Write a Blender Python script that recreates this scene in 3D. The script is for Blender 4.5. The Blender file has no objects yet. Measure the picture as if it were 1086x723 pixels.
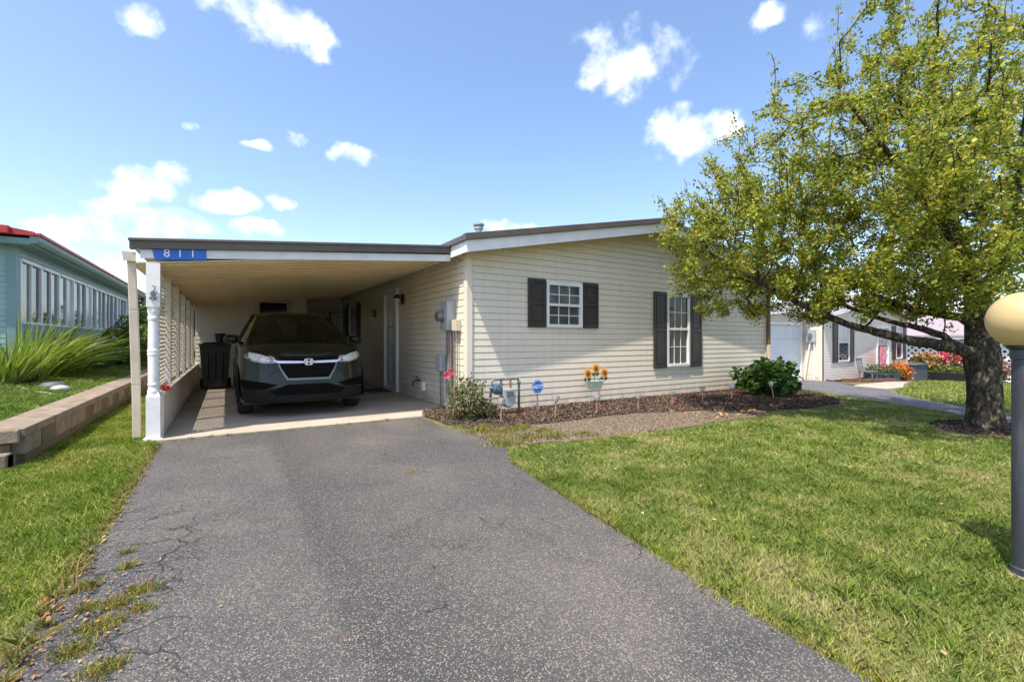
import bpy, bmesh, math, random
import numpy as np
from mathutils import Vector, Matrix
random.seed(7); rng = np.random.default_rng(7)
S = bpy.context.scene; COL = S.collection
R = math.radians

# ------------------------------------------------------------------ terrain
def gz0(x): return -.038*math.log(1+math.exp(min(x-8, 50)))
GX = list(range(-6, 47))
def G(x):
    if x <= GX[0]: return gz0(GX[0])
    if x >= GX[-1]: return gz0(GX[-1])
    i = int(math.floor(x)); f = x-i
    return gz0(i)*(1-f)+gz0(i+1)*f
Gv = np.vectorize(G)

# ------------------------------------------------------------------ materials
def mat(name, col, rough=.6, col2=None, scale=5., detail=4., lo=.35, hi=.65, bump=0., bscale=None, metal=0.,
        spec=.5, transl=0., attr=None, stretch=None, coat=0., rough2=None, extra=None, bdist=.01, alpha=None):
    m = bpy.data.materials.new(name); m.use_nodes = True
    nt = m.node_tree; N = nt.nodes; L = nt.links
    b = N['Principled BSDF']; out = N['Material Output']
    b.inputs['Roughness'].default_value = rough; b.inputs['Metallic'].default_value = metal
    b.inputs['Specular IOR Level'].default_value = spec
    b.inputs['Coat Weight'].default_value = coat
    if coat: b.inputs['Coat Roughness'].default_value = .03
    b.inputs['Base Color'].default_value = (*col, 1)
    tc = N.new('ShaderNodeTexCoord'); mp = N.new('ShaderNodeMapping')
    L.new(tc.outputs['Object'], mp.inputs[0])
    if stretch: mp.inputs['Scale'].default_value = stretch
    csock = None
    if col2 is not None:
        n = N.new('ShaderNodeTexNoise'); n.inputs['Scale'].default_value = scale; n.inputs['Detail'].default_value = detail
        L.new(mp.outputs[0], n.inputs['Vector'])
        r = N.new('ShaderNodeMapRange'); r.inputs[1].default_value = lo; r.inputs[2].default_value = hi
        L.new(n.outputs[0], r.inputs[0])
        mx = N.new('ShaderNodeMix'); mx.data_type = 'RGBA'
        mx.inputs[6].default_value = (*col, 1); mx.inputs[7].default_value = (*col2, 1)
        L.new(r.outputs[0], mx.inputs[0]); csock = mx.outputs[2]
        if rough2 is not None:
            r2 = N.new('ShaderNodeMapRange'); r2.inputs[3].default_value = rough; r2.inputs[4].default_value = rough2
            L.new(r.outputs[0], r2.inputs[0]); L.new(r2.outputs[0], b.inputs['Roughness'])
    if attr:
        a = N.new('ShaderNodeAttribute'); a.attribute_name = attr; csock = a.outputs['Color']
    if extra: csock = extra(nt, mp, csock, b) or csock
    if csock is not None: L.new(csock, b.inputs['Base Color'])
    if bump:
        n2 = N.new('ShaderNodeTexNoise'); n2.inputs['Scale'].default_value = bscale or scale*4; n2.inputs['Detail'].default_value = 5
        L.new(mp.outputs[0], n2.inputs['Vector'])
        bp = N.new('ShaderNodeBump'); bp.inputs['Strength'].default_value = bump; bp.inputs['Distance'].default_value = bdist
        L.new(n2.outputs[0], bp.inputs['Height']); L.new(bp.outputs[0], b.inputs['Normal'])
    if transl:
        t = N.new('ShaderNodeBsdfTranslucent'); ms = N.new('ShaderNodeMixShader'); ms.inputs[0].default_value = transl
        if csock is not None: L.new(csock, t.inputs[0])
        else: t.inputs[0].default_value = (*col, 1)
        L.new(b.outputs[0], ms.inputs[1]); L.new(t.outputs[0], ms.inputs[2]); L.new(ms.outputs[0], out.inputs[0])
    return m

def mixc(nt, fac, a, b, mode='MIX'):
    mx = nt.nodes.new('ShaderNodeMix'); mx.data_type = 'RGBA'; mx.blend_type = mode
    for k, v in ((6, a), (7, b)):
        if isinstance(v, tuple): mx.inputs[k].default_value = (*v, 1)
        else: nt.links.new(v, mx.inputs[k])
    if isinstance(fac, (int, float)): mx.inputs[0].default_value = fac
    else: nt.links.new(fac, mx.inputs[0])
    return mx.outputs[2]
def ramp(nt, s, a, b, x=0., y=1.):
    r = nt.nodes.new('ShaderNodeMapRange'); r.inputs[1].default_value = a; r.inputs[2].default_value = b
    r.inputs[3].default_value = x; r.inputs[4].default_value = y
    nt.links.new(s, r.inputs[0]); return r.outputs[0]
def noise(nt, vec, sc, det=4, dist=0.):
    n = nt.nodes.new('ShaderNodeTexNoise'); n.inputs['Scale'].default_value = sc; n.inputs['Detail'].default_value = det
    n.inputs['Distortion'].default_value = dist
    nt.links.new(vec, n.inputs['Vector']); return n.outputs[0]
def math_(nt, op, a, b=None):
    m = nt.nodes.new('ShaderNodeMath'); m.operation = op
    for k, v in ((0, a), (1, b)):
        if v is None: continue
        if isinstance(v, (int, float)): m.inputs[k].default_value = v
        else: nt.links.new(v, m.inputs[k])
    return m.outputs[0]

def asphalt_extra(light, dark, cracks=True, seam=False):
    def f(nt, mp, cs, b):
        v = mp.outputs[0]
        vo = nt.nodes.new('ShaderNodeTexVoronoi'); vo.inputs['Scale'].default_value = 225; nt.links.new(v, vo.inputs['Vector'])
        sep = nt.nodes.new('ShaderNodeSeparateColor'); nt.links.new(vo.outputs['Color'], sep.inputs[0])
        grain = ramp(nt, sep.outputs[0], 0, 1, .6, 1.4)
        hi = ramp(nt, sep.outputs[1], .84, .90)
        c = mixc(nt, ramp(nt, noise(nt, v, .75, 6, .8), .38, .60), light, dark)
        c = mixc(nt, ramp(nt, noise(nt, v, 2.2, 4), .45, .75, 0, .5), c, tuple(k*.72 for k in dark))
        if seam:   # two resurfacing passes meet in a straight joint
            sx = nt.nodes.new('ShaderNodeSeparateXYZ'); nt.links.new(v, sx.inputs[0])
            w = math_(nt, 'ADD', sx.outputs[0], math_(nt, 'MULTIPLY', noise(nt, v, 5), .05))
            s1 = ramp(nt, w, .36, .46); s2 = ramp(nt, w, .5, 1.3, 1, 0)
            c = mixc(nt, math_(nt, 'MULTIPLY', math_(nt, 'MULTIPLY', s1, s2), .75), c, tuple(k*.7 for k in dark))
            blot = math_(nt, 'MULTIPLY', ramp(nt, noise(nt, v, 1.3, 5, 1.2), .60, .70), .6)
            c = mixc(nt, blot, c, tuple(k*.62 for k in dark))
            s3 = ramp(nt, w, -.25, -.38)
            c = mixc(nt, math_(nt, 'MULTIPLY', s3, .35), c, (dark[0]*.9, dark[1]*.93, dark[2]*1.02))
        mg = nt.nodes.new('ShaderNodeVectorMath'); mg.operation = 'SCALE'
        nt.links.new(c, mg.inputs[0]); nt.links.new(grain, mg.inputs['Scale'])
        c = mixc(nt, math_(nt, 'MULTIPLY', hi, .75), mg.outputs[0], (.30, .25, .19))
        if cracks:
            nv = nt.nodes.new('ShaderNodeTexNoise'); nv.inputs['Scale'].default_value = 3.2; nv.inputs['Detail'].default_value = 6
            nt.links.new(v, nv.inputs['Vector'])
            ad = nt.nodes.new('ShaderNodeVectorMath'); ad.operation = 'MULTIPLY_ADD'
            nt.links.new(nv.outputs['Color'], ad.inputs[0]); ad.inputs[1].default_value = (.5, .5, 0); nt.links.new(v, ad.inputs[2])
            def crk(sc, w):
                vc = nt.nodes.new('ShaderNodeTexVoronoi'); vc.feature = 'DISTANCE_TO_EDGE'; vc.inputs['Scale'].default_value = sc
                nt.links.new(ad.outputs[0], vc.inputs['Vector']); return ramp(nt, vc.outputs['Distance'], 0, w, 1, 0)
            sx = nt.nodes.new('ShaderNodeSeparateXYZ'); nt.links.new(v, sx.inputs[0])
            left = math_(nt, 'MULTIPLY', ramp(nt, sx.outputs[0], -.02, -.22), ramp(nt, sx.outputs[1], 4.4, 3.2))
            c1 = math_(nt, 'MULTIPLY', math_(nt, 'MAXIMUM', crk(3.4, .024), math_(nt, 'MULTIPLY', crk(9, .03), ramp(nt, noise(nt, v, 2.5, 2), .48, .56))), left)
            gate = ramp(nt, noise(nt, v, 1.9, 3), .56, .60)
            c2 = math_(nt, 'MULTIPLY', crk(1.2, .0045), gate)
            tot = math_(nt, 'MAXIMUM', c1, math_(nt, 'MULTIPLY', c2, .85))
            c = mixc(nt, tot, c, (.006, .006, .006))
            mo = math_(nt, 'SUBTRACT', sep.outputs[2], math_(nt, 'MULTIPLY', tot, 4))
        else: mo = sep.outputs[2]
        bp = nt.nodes.new('ShaderNodeBump'); bp.inputs['Strength'].default_value = .55; bp.inputs['Distance'].default_value = .004
        nt.links.new(mo, bp.inputs['Height']); nt.links.new(bp.outputs[0], b.inputs['Normal'])
        return c
    return f
def dirt_extra(nt, mp, cs, b):
    """faint weather streaks running down"""
    st = nt.nodes.new('ShaderNodeMapping'); st.inputs['Scale'].default_value = (9, 9, .7); nt.links.new(mp.outputs[0], st.inputs[0])
    c = mixc(nt, ramp(nt, noise(nt, st.outputs[0], 1.3, 5), .45, .8, 0, .25), cs, (.48, .43, .35))
    sx = nt.nodes.new('ShaderNodeSeparateXYZ'); nt.links.new(mp.outputs[0], sx.inputs[0])
    sp_ = math_(nt, 'MULTIPLY', ramp(nt, sx.outputs[2], .30, .02), ramp(nt, noise(nt, mp.outputs[0], 7, 5), .35, .7, .1, .75))   # soil splashed up the lowest courses
    return mixc(nt, sp_, c, (.36, .28, .20))

M = {}
M['siding'] = mat('siding', (.76, .69, .56), .5, (.71, .64, .515), 1.3, extra=dirt_extra)
M['siding2'] = mat('siding2', (.72, .66, .58), .5, (.66, .60, .52), 1.3)
M['teal'] = mat('teal', (.235, .375, .395), .5, (.21, .34, .36), 2)
M['tealtrim'] = mat('tealtrim', (.16, .275, .28), .5, (.14, .245, .25), 2)
M['darkpane'] = mat('darkpane', (.025, .025, .03), .08, (.05, .05, .055), 3, spec=.8)
M['brightmetal'] = mat('brightmetal', (.85, .85, .86), .25, metal=.25, coat=.5)
M['dimtrim'] = mat('dimtrim', (.16, .18, .15), .3, metal=.6)
M['white'] = mat('white', (.80, .80, .79), .4, (.72, .72, .70), 3)
M['whitepost'] = mat('whitepost', (.80, .79, .76), .4, (.68, .66, .60), 6, lo=.5, hi=.8)
M['beige'] = mat('beige', (.62, .54, .42), .55, (.54, .46, .35), 4)
M['ceil'] = mat('ceil', (.84, .69, .47), .6, (.75, .60, .40), 1.6)
M['brownroof'] = mat('brownroof', (.115, .095, .08), .45, (.09, .075, .063), 3)
M['fasciawhite'] = mat('fasciawhite', (.78, .78, .78), .45, (.70, .69, .68), 5)
M['shutter'] = mat('shutter', (.030, .026, .027), .45, (.045, .038, .036), 8, bump=.1)
M['shutterbrown'] = mat('shutterbrown', (.07, .05, .045), .5)
M['glass'] = mat('glass', (.010, .012, .013), .04, spec=.5)
M['glasslight'] = mat('glasslight', (.16, .19, .19), .05, (.05, .07, .07), 2.5, spec=.9)  # paler glass: reflected sky put into the base colour
M['screen'] = mat('screen', (.055, .055, .058), .25, (.09, .09, .09), 6, spec=.6)
M['curtain'] = mat('curtain', (.55, .56, .55), .25, (.38, .40, .42), 2.5, spec=.7)
M['concrete'] = mat('concrete', (.42, .37, .30), .85, (.33, .29, .235), 3, bump=.3, bscale=60)
M['slab'] = mat('slab', (.44, .38, .30), .8, (.35, .30, .24), 1.5, bump=.25, bscale=50)
M['asphalt'] = mat('asphalt', (.1, .1, .1), .85, extra=asphalt_extra((.094, .086, .077), (.050, .050, .052), True, True))
M['asphalt2'] = mat('asphalt2', (.1, .1, .1), .85, extra=asphalt_extra((.115, .115, .125), (.09, .09, .098), False))
def ground_extra(nt, mp, cs, b):
    v = mp.outputs[0]
    c = mixc(nt, ramp(nt, noise(nt, v, 3.5, 6), .35, .65), (.11, .13, .03), (.20, .17, .07))
    return mixc(nt, ramp(nt, noise(nt, v, 40, 3), .4, .7), c, (.08, .09, .03))
M['lawn'] = mat('lawn', (.06, .09, .02), .9, extra=ground_extra, bump=.5, bscale=80, bdist=.02)
M['mulch'] = mat('mulch', (.06, .036, .024), .95, (.13, .075, .05), 22, bump=1, bscale=55, bdist=.02)
M['redmulch'] = mat('redmulch', (.16, .06, .04), .95, (.09, .04, .03), 22, bump=1, bscale=55, bdist=.02)
M['gravel'] = mat('gravel', (.20, .14, .09), .95, (.16, .13, .095), 30, bump=.8, bscale=90, bdist=.01)
M['brick'] = mat('brick', (.22, .09, .065), .9, (.12, .06, .05), 9, bump=.4)
M['block'] = mat('block', (.27, .21, .15), .95, (.17, .135, .10), 6, bump=.7, bscale=45)
M['blockred'] = mat('blockred', (.17, .105, .07), .95, (.10, .075, .055), 7, bump=.7, bscale=45)
M['void'] = mat('void', (.006, .006, .006), .9, spec=.05)  # flat black: shade of the recessed car openings put into the colour
M['black'] = mat('black', (.012, .012, .013), .45)
M['rubber'] = mat('rubber', (.015, .015, .015), .75)
M['binblack'] = mat('binblack', (.014, .016, .018), .4, (.02, .022, .024), 5)
M['chrome'] = mat('chrome', (.75, .75, .76), .12, metal=1)
M['steel'] = mat('steel', (.42, .43, .44), .35, metal=.7)
M['carpaint'] = mat('carpaint', (.014, .018, .007), .26, (.011, .014, .006), 3, metal=.1, coat=.3, spec=.3)
M['carglass'] = mat('carglass', (.010, .013, .011), .05, spec=.4)
M['carplastic'] = mat('carplastic', (.011, .011, .011), .7, (.015, .015, .015), 40, spec=.2)
M['lens'] = mat('lens', (.80, .80, .76), .10, (.50, .48, .44), 22, metal=.15, coat=1.)  # pale base colour stands in for sky reflected in the headlights
M['amber'] = mat('amber', (.34, .25, .20), .1, coat=1.)
M['lampshell'] = mat('lampshell', (.64, .49, .24), .32, (.60, .45, .22), 9, detail=8, lo=.4, hi=.7, spec=.4, transl=.22)
M['lamppost'] = mat('lamppost', (.034, .039, .048), .5, (.075, .082, .092), 16, lo=.45, hi=.8, bump=.2, stretch=(1, 1, .2))
def bark_extra(nt, mp, cs, b):
    v = mp.outputs[0]
    return mixc(nt, ramp(nt, noise(nt, v, 24, 6, .4), .56, .62, 0, .8), cs, (.20, .17, .075))
M['bark'] = mat('bark', (.016, .012, .009), .95, (.070, .055, .040), 26, stretch=(1, 1, .4), lo=.42, hi=.62, bump=1, bscale=34, bdist=.06, extra=bark_extra)
M['leaf'] = mat('leaf', (.1, .15, .03), .5, attr='Col', transl=.48, spec=.35)
M['blade'] = mat('blade', (.1, .15, .03), .6, attr='Col', transl=.3, spec=.3)
M['chip'] = mat('chip', (.1, .1, .1), .9, attr='Col')
M['petal'] = mat('petal', (.1, .1, .1), .6, attr='Col', transl=.3)
M['blue'] = mat('blue', (.008, .12, .50), .35, (.01, .14, .55), 10)
M['blue2'] = mat('blue2', (.02, .14, .45), .35)
M['ink'] = mat('ink', (.85, .87, .9), .5)
M['redroof'] = mat('redroof', (.42, .03, .035), .45, (.5, .05, .05), 4)
M['purproof'] = mat('purproof', (.33, .27, .29), .8, (.27, .22, .24), 12)
M['meter'] = mat('meter', (.38, .42, .44), .4, (.33, .37, .39), 8)
M['pipegrey'] = mat('pipegrey', (.16, .20, .22), .5, (.11, .13, .14), 12)
M['meterblue'] = mat('meterblue', (.07, .12, .16), .4)
M['rust'] = mat('rust', (.28, .13, .07), .8)
M['copper'] = mat('copper', (.55, .27, .20), .45, (.45, .22, .16), 12, metal=.3)
M['clearplastic'] = mat('clearplastic', (.62, .62, .58), .15, (.4, .4, .38), 30)
M['terracotta'] = mat('terracotta', (.16, .15, .17), .7, (.10, .10, .12), 9)
M['greenpot'] = mat('greenpot', (.035, .075, .085), .35)
M['palegreen'] = mat('palegreen', (.42, .52, .42), .35, (.32, .42, .34), 12)
M['sunyellow'] = mat('sunyellow', (.85, .42, .05), .6, (.75, .30, .03), 30)
M['suncentre'] = mat('suncentre', (.22, .06, .02), .9)
M['stemgreen'] = mat('stemgreen', (.05, .14, .04), .6)
M['redpetal'] = mat('redpetal', (.62, .03, .05), .6)
M['pinkpetal'] = mat('pinkpetal', (.70, .09, .14), .6)
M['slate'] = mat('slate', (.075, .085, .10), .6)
M['pink'] = mat('pink', (.75, .30, .36), .7, (.62, .12, .16), 7, lo=.5, hi=.56)
M['stone'] = mat('stone', (.52, .52, .50), .8, (.36, .36, .34), 9, bump=.4)
M['paper'] = mat('paper', (.55, .52, .46), .7, (.30, .28, .24), 14)
M['wood'] = mat('wood', (.20, .12, .07), .7, (.14, .08, .05), 8, stretch=(1, 8, 1))
M['doorwhite'] = mat('doorwhite', (.68, .70, .74), .4, (.64, .66, .70), 4)
M['lattice'] = mat('lattice', (.72, .66, .56), .55, (.62, .56, .46), 6)
M['garage'] = mat('garage', (.66, .69, .74), .4, (.62, .65, .70), 2)
M['matgrey'] = mat('matgrey', (.05, .048, .045), .95, (.08, .075, .07), 20)

# ------------------------------------------------------------------ object helpers
def tag(o, label=None, cat=None, group=None, kind=None):
    if label: o['label'] = label
    if cat: o['category'] = cat
    if group: o['group'] = group
    if kind: o['kind'] = kind
    return o
def thing(name, loc, label, cat, rz=0., group=None):
    o = bpy.data.objects.new(name, None); COL.objects.link(o); o.location = loc; o.rotation_euler = (0, 0, rz)
    o.empty_display_size = .1
    return tag(o, label, cat, group)
def root_of(o):
    while o.parent: o = o.parent
    return o
class MB:
    def __init__(s): s.v = []; s.f = []
    def add(s, vs, fs):
        n = len(s.v); s.v += [tuple(v) for v in vs]; s.f += [tuple(i+n for i in f) for f in fs]; return s
    def box(s, x0, x1, y0, y1, z0, z1):
        vs = [(x, y, z) for x in (x0, x1) for y in (y0, y1) for z in (z0, z1)]
        return s.add(vs, [(0, 1, 3, 2), (4, 6, 7, 5), (0, 4, 5, 1), (2, 3, 7, 6), (0, 2, 6, 4), (1, 5, 7, 3)])
    def beam(s, p0, p1, w, h, up=(0, 0, 1)):
        p0 = Vector(p0); p1 = Vector(p1); d = (p1-p0).normalized(); up = Vector(up)
        sd = d.cross(up)
        if sd.length < 1e-3: sd = d.cross(Vector((1, 0, 0)))
        sd.normalize(); u = sd.cross(d)
        vs = [p+sd*a*w/2+u*b*h/2 for p in (p0, p1) for a, b in ((-1, -1), (1, -1), (1, 1), (-1, 1))]
        return s.add(vs, [(3, 2, 1, 0), (4, 5, 6, 7), (0, 1, 5, 4), (1, 2, 6, 5), (2, 3, 7, 6), (3, 0, 4, 7)])
    def tube(s, pts, rad, n=8, cap=True):
        pts = [Vector(p) for p in pts]
        if isinstance(rad, (int, float)): rad = [rad]*len(pts)
        vs = []; prev = None
        for i, p in enumerate(pts):
            d = (pts[min(i+1, len(pts)-1)]-pts[max(i-1, 0)]).normalized()
            a = prev if prev is not None else (Vector((0, 0, 1)) if abs(d.z) < .9 else Vector((1, 0, 0)))
            sd = (a-d*a.dot(d))
            if sd.length < 1e-4: sd = d.orthogonal()
            sd.normalize(); prev = sd; u = d.cross(sd)
            for k in range(n):
                t = 2*math.pi*k/n; vs.append(p+(sd*math.cos(t)+u*math.sin(t))*rad[i])
        fs = [(i*n+k, i*n+(k+1) % n, (i+1)*n+(k+1) % n, (i+1)*n+k) for i in range(len(pts)-1) for k in range(n)]
        if cap: fs += [tuple(range(n))[::-1], tuple((len(pts)-1)*n+k for k in range(n))]
        return s.add(vs, fs)
    def lathe(s, c, prof, n=16, sx=1, sy=1):
        vs = [(c[0]+r*sx*math.cos(2*math.pi*k/n), c[1]+r*sy*math.sin(2*math.pi*k/n), c[2]+z) for r, z in prof for k in range(n)]
        fs = [(i*n+k, i*n+(k+1) % n, (i+1)*n+(k+1) % n, (i+1)*n+k) for i in range(len(prof)-1) for k in range(n)]
        fs += [tuple(range(n))[::-1], tuple((len(prof)-1)*n+k for k in range(n))]
        return s.add(vs, fs)
    def prism(s, poly, z0, z1):
        n = len(poly); vs = [(*p, z0) for p in poly]+[(*p, z1) for p in poly]
        return s.add(vs, [tuple(range(n))[::-1], tuple(range(n, 2*n))]+[(i, (i+1) % n, n+(i+1) % n, n+i) for i in range(n)])
    def slab3(s, pts, off):
        """extrude a 3-D polygon by a vector"""
        n = len(pts); off = Vector(off); vs = [Vector(p) for p in pts]+[Vector(p)+off for p in pts]
        return s.add(vs, [tuple(range(n)), tuple(range(n, 2*n))[::-1]]+[(i, (i+1) % n, n+(i+1) % n, n+i) for i in range(n)])
    def build(s, name, m, parent=None, smooth=False, bevel=0., world=True, auto=None, sub=0, bis=None):
        me = bpy.data.meshes.new(name)
        vs = s.v
        if parent is not None and world:
            r = root_of(parent); mi = (Matrix.Translation(r.location) @ Matrix.Rotation(r.rotation_euler[2], 4, 'Z')).inverted()
            vs = [tuple(mi @ Vector(v)) for v in vs]
        me.from_pydata(vs, [], s.f); me.validate()
        bm = bmesh.new(); bm.from_mesh(me)
        if bis:
            for co, no in bis:
                co = Vector(co)
                if parent is not None and world: co = mi @ co
                bmesh.ops.bisect_plane(bm, geom=bm.verts[:]+bm.edges[:]+bm.faces[:], plane_co=co, plane_no=no, clear_outer=True)
        bmesh.ops.recalc_face_normals(bm, faces=bm.faces) if bis is None else None
        bm.to_mesh(me); bm.free()
        if smooth: me.polygons.foreach_set('use_smooth', [True]*len(me.polygons))
        me.materials.append(m if not isinstance(m, str) else M[m])
        o = bpy.data.objects.new(name, me); COL.objects.link(o)
        if parent is not None: o.parent = parent
        if bevel:
            b = o.modifiers.new('bevel', 'BEVEL'); b.width = bevel; b.segments = 2; b.limit_method = 'ANGLE'
        if sub:
            b = o.modifiers.new('sub', 'SUBSURF'); b.levels = sub; b.render_levels = sub
        return o
def copy_tree(o, parent=None):
    c = o.copy(); COL.objects.link(c); c.parent = parent
    for ch in list(o.children): copy_tree(ch, c)
    return c

def np_mesh(name, V, nper, colors, m, parent=None):
    """V (n,nper,3) polygons of nper vertices, one colour each"""
    n = V.shape[0]
    if parent is not None:
        r = root_of(parent); V = V-np.array(r.location)
    me = bpy.data.meshes.new(name)
    me.vertices.add(n*nper); me.vertices.foreach_set('co', V.reshape(-1).astype(np.float32))
    me.loops.add(n*nper); me.loops.foreach_set('vertex_index', np.arange(n*nper, dtype=np.int32))
    me.polygons.add(n); me.polygons.foreach_set('loop_start', np.arange(0, n*nper, nper, dtype=np.int32))
    me.polygons.foreach_set('loop_total', np.full(n, nper, dtype=np.int32))
    me.update(calc_edges=True)
    a = me.color_attributes.new('Col', 'FLOAT_COLOR', 'POINT')
    c = np.ones((n, nper, 4), np.float32); c[..., :3] = colors[:, None, :]
    a.data.foreach_set('color', c.reshape(-1))
    me.materials.append(M[m])
    o = bpy.data.objects.new(name, me); COL.objects.link(o)
    if parent is not None: o.parent = parent
    return o
def unit(a): return a/np.maximum(np.linalg.norm(a, axis=-1, keepdims=True), 1e-6)
def leaves(name, P, size, pal, parent=None, m='leaf', asp=.55, up=.4, w=None, var=.25):
    n = len(P); P = np.asarray(P, float)
    a = unit(rng.normal(size=(n, 3))); nn = unit(rng.normal(size=(n, 3))+np.array([0, 0, up*3]))
    a = unit(a-nn*(a*nn).sum(1, keepdims=True)); b = np.cross(nn, a)
    s = size*rng.uniform(.5, 1.45, (n, 1))
    V = np.stack([P-a*s*.5, P+b*s*asp*.5-a*s*.05+nn*s*.08, P+a*s*.5-nn*s*.1, P-b*s*asp*.5-a*s*.05+nn*s*.08], 1)
    pal = np.array(pal); idx = rng.choice(len(pal), n, p=w)
    C = pal[idx]*rng.uniform(1-var, 1+var, (n, 1))
    return np_mesh(name, V, 4, C, m, parent)
def ribbons(name, P, D, length, width, droop, pal, nseg=5, parent=None, m='blade', w=None):
    n = len(P); P = np.array(P, float); D = unit(np.array(D, float)); L = length*rng.uniform(.6, 1.1, (n, 1))
    side = unit(np.cross(D, np.array([0, 0, 1.])+rng.normal(size=(n, 3))*.3))
    pts = []; cur = P.copy(); d = D.copy()
    for k in range(nseg+1):
        wd = width*(1-(k/nseg)**1.7)*.5+.0006
        pts.append((cur-side*wd, cur+side*wd))
        cur = cur+d*L/nseg; d = unit(d+np.array([0, 0, -droop/nseg])*rng.uniform(.5, 1.5, (n, 1)))
    V = np.concatenate([np.stack([pts[k][0], pts[k][1], pts[k+1][1], pts[k+1][0]], 1) for k in range(nseg)], 0)
    pal = np.array(pal); C = pal[rng.choice(len(pal), n, p=w)]*rng.uniform(.75, 1.25, (n, 1))
    return np_mesh(name, V, 4, np.tile(C, (nseg, 1)), m, parent)
def inpoly(X, Y, poly):
    r = np.zeros(len(X), bool); j = len(poly)-1
    for i in range(len(poly)):
        xi, yi = poly[i]; xj, yj = poly[j]
        c = ((yi > Y) != (yj > Y)) & (X < (xj-xi)*(Y-yi)/((yj-yi) if yj != yi else 1e-9)+xi)
        r ^= c; j = i
    return r

# ------------------------------------------------------------------ ground
def sheet(name, poly, dz, m, kind='structure', thick=0.):
    bm = bmesh.new(); vs = [bm.verts.new((*p, 0)) for p in poly]; f = bm.faces.new(vs)
    bmesh.ops.triangulate(bm, faces=[f])
    for x in GX:
        bmesh.ops.bisect_plane(bm, geom=bm.verts[:]+bm.edges[:]+bm.faces[:], plane_co=(x, 0, 0), plane_no=(1, 0, 0))
    for v in bm.verts: v.co.z = G(v.co.x)+dz
    for f in bm.faces:
        f.normal_update()
        if f.normal.z < 0: f.normal_flip()
    if thick:
        r = bmesh.ops.extrude_face_region(bm, geom=bm.faces[:])
        for e in r['geom']:
            if isinstance(e, bmesh.types.BMVert): e.co.z += thick
        bmesh.ops.recalc_face_normals(bm, faces=bm.faces)
    me = bpy.data.meshes.new(name); bm.to_mesh(me); bm.free(); me.materials.append(M[m])
    o = bpy.data.objects.new(name, me); COL.objects.link(o)
    return tag(o, kind=kind)
def wiggle(poly, amp=.03, step=.12, seed=1):
    r = random.Random(seed); out = []
    for i, p in enumerate(poly):
        q = poly[(i+1) % len(poly)]; L = math.dist(p, q); n = max(1, int(L/step))
        for k in range(n):
            t = k/n; a = amp if k else amp*.3
            out.append((p[0]+(q[0]-p[0])*t+r.uniform(-a, a), p[1]+(q[1]-p[1])*t+r.uniform(-a, a)))
    return out
sheet('ground', [(-900, -700), (900, -700), (900, 900), (-900, 900)], 0, 'lawn')
drive_edge_r = [(2.38, 6.30), (2.38, 5.51), (2.46, 4.89), (2.51, 4.5), (2.45, 4.0), (2.23, 3.55), (2.13, 2.96), (2.01, 2.31), (1.9, 1.6), (1.83, 1.15), (1.79, .8), (1.76, .3), (1.76, -8)]
drive = wiggle([(-.70, -8), (-.68, 2.3), (-.62, 2.6), (-.61, 3.2), (-.60, 4.8), (-.62, 5.9), (-.60, 6.30)], .02, .15, 3)[:-8]
drive = [(-.74, -8), (-.70, 1.2), (-.67, 2.3), (-.65, 2.57), (-.60, 2.84), (-.62, 3.2), (-.58, 3.6), (-.59, 4.2), (-.61, 4.8), (-.60, 5.3), (-.63, 5.9), (-.60, 6.29)]+wiggle(drive_edge_r, .018, .16, 3)[:-45]+[(1.76, -8)]
sheet('driveway', drive, .004, 'asphalt')
sheet('carport_slab', [(-.76, 6.30), (2.40, 6.30), (2.58, 6.78), (3.06, 6.95), (3.06, 15), (-.76, 15)], -.06, 'slab', thick=.08)
bed = wiggle([(2.42, 6.25), (2.46, 5.6), (2.56, 5.1), (3.15, 4.93), (4.39, 4.93), (5.4, 4.85), (6.3, 4.60), (7.2, 4.1), (8.36, 3.88), (9.6, 3.95), (10.4, 4.3), (12.0, 5.5), (12.2, 6.15), (3.06, 6.19), (3.06, 6.93), (2.6, 6.76), (2.43, 6.3)], .04, .2, 5)
sheet('mulch_bed', bed, .012, 'mulch')
grav = wiggle([(2.47, 4.95), (2.50, 4.45), (2.75, 4.05), (3.6, 3.86), (5.2, 3.80), (6.5, 3.78), (7.3, 3.98), (7.2, 4.13), (6.3, 4.63), (5.4, 4.88), (4.39, 4.96), (3.15, 4.96), (2.56, 5.1)], .05, .18, 6)
sheet('gravel_strip', grav, .008, 'gravel')
sheet('neighbour_driveway', [(11.5, 6.1), (13.0, 6.44), (12.4, 5.5), (11.6, 4.65), (11.01, 3.61), (9.9, 2.33), (9.22, 1.6), (7.6, -1), (9.6, -1), (11.02, 1.91), (11.77, 2.77), (12.83, 3.74), (14.2, 4.6), (16.0, 5.4), (16.3, 6.3), (18.9, 7.9), (18.9, 8.7), (18.9, 9.1), (12.5, 9.1)], .006, 'asphalt2')
sheet('garage_apron', [(12.5, 8.75), (18.9, 8.75), (18.9, 9.08), (12.5, 9.08)], .012, 'concrete')
sheet('front_path', [(16.2, 5.5), (18.0, 5.7), (21, 6.6), (25, 7.6), (29, 8.3), (29, 8.9), (25, 8.1), (21, 7.3), (18.1, 6.9), (16.6, 6.5)], .010, 'concrete')
sheet('neighbour_bed', [(19.1, 7.9), (20.3, 7.55), (27.0, 7.9), (31.5, 8.6), (31.5, 5.9), (28.6, 5.9), (27.6, 7.2), (28.5, 9.2), (27.0, 8.38), (19.1, 8.38)], .014, 'redmulch')
sheet('tree_ring', wiggle([(7.55, 2.1), (7.35, 1.75), (7.7, 1.42), (8.4, 1.2), (9.15, 1.5), (9.2, 2.0), (8.6, 2.35), (8.0, 2.3)], .05, .2, 8), .012, 'mulch')

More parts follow.
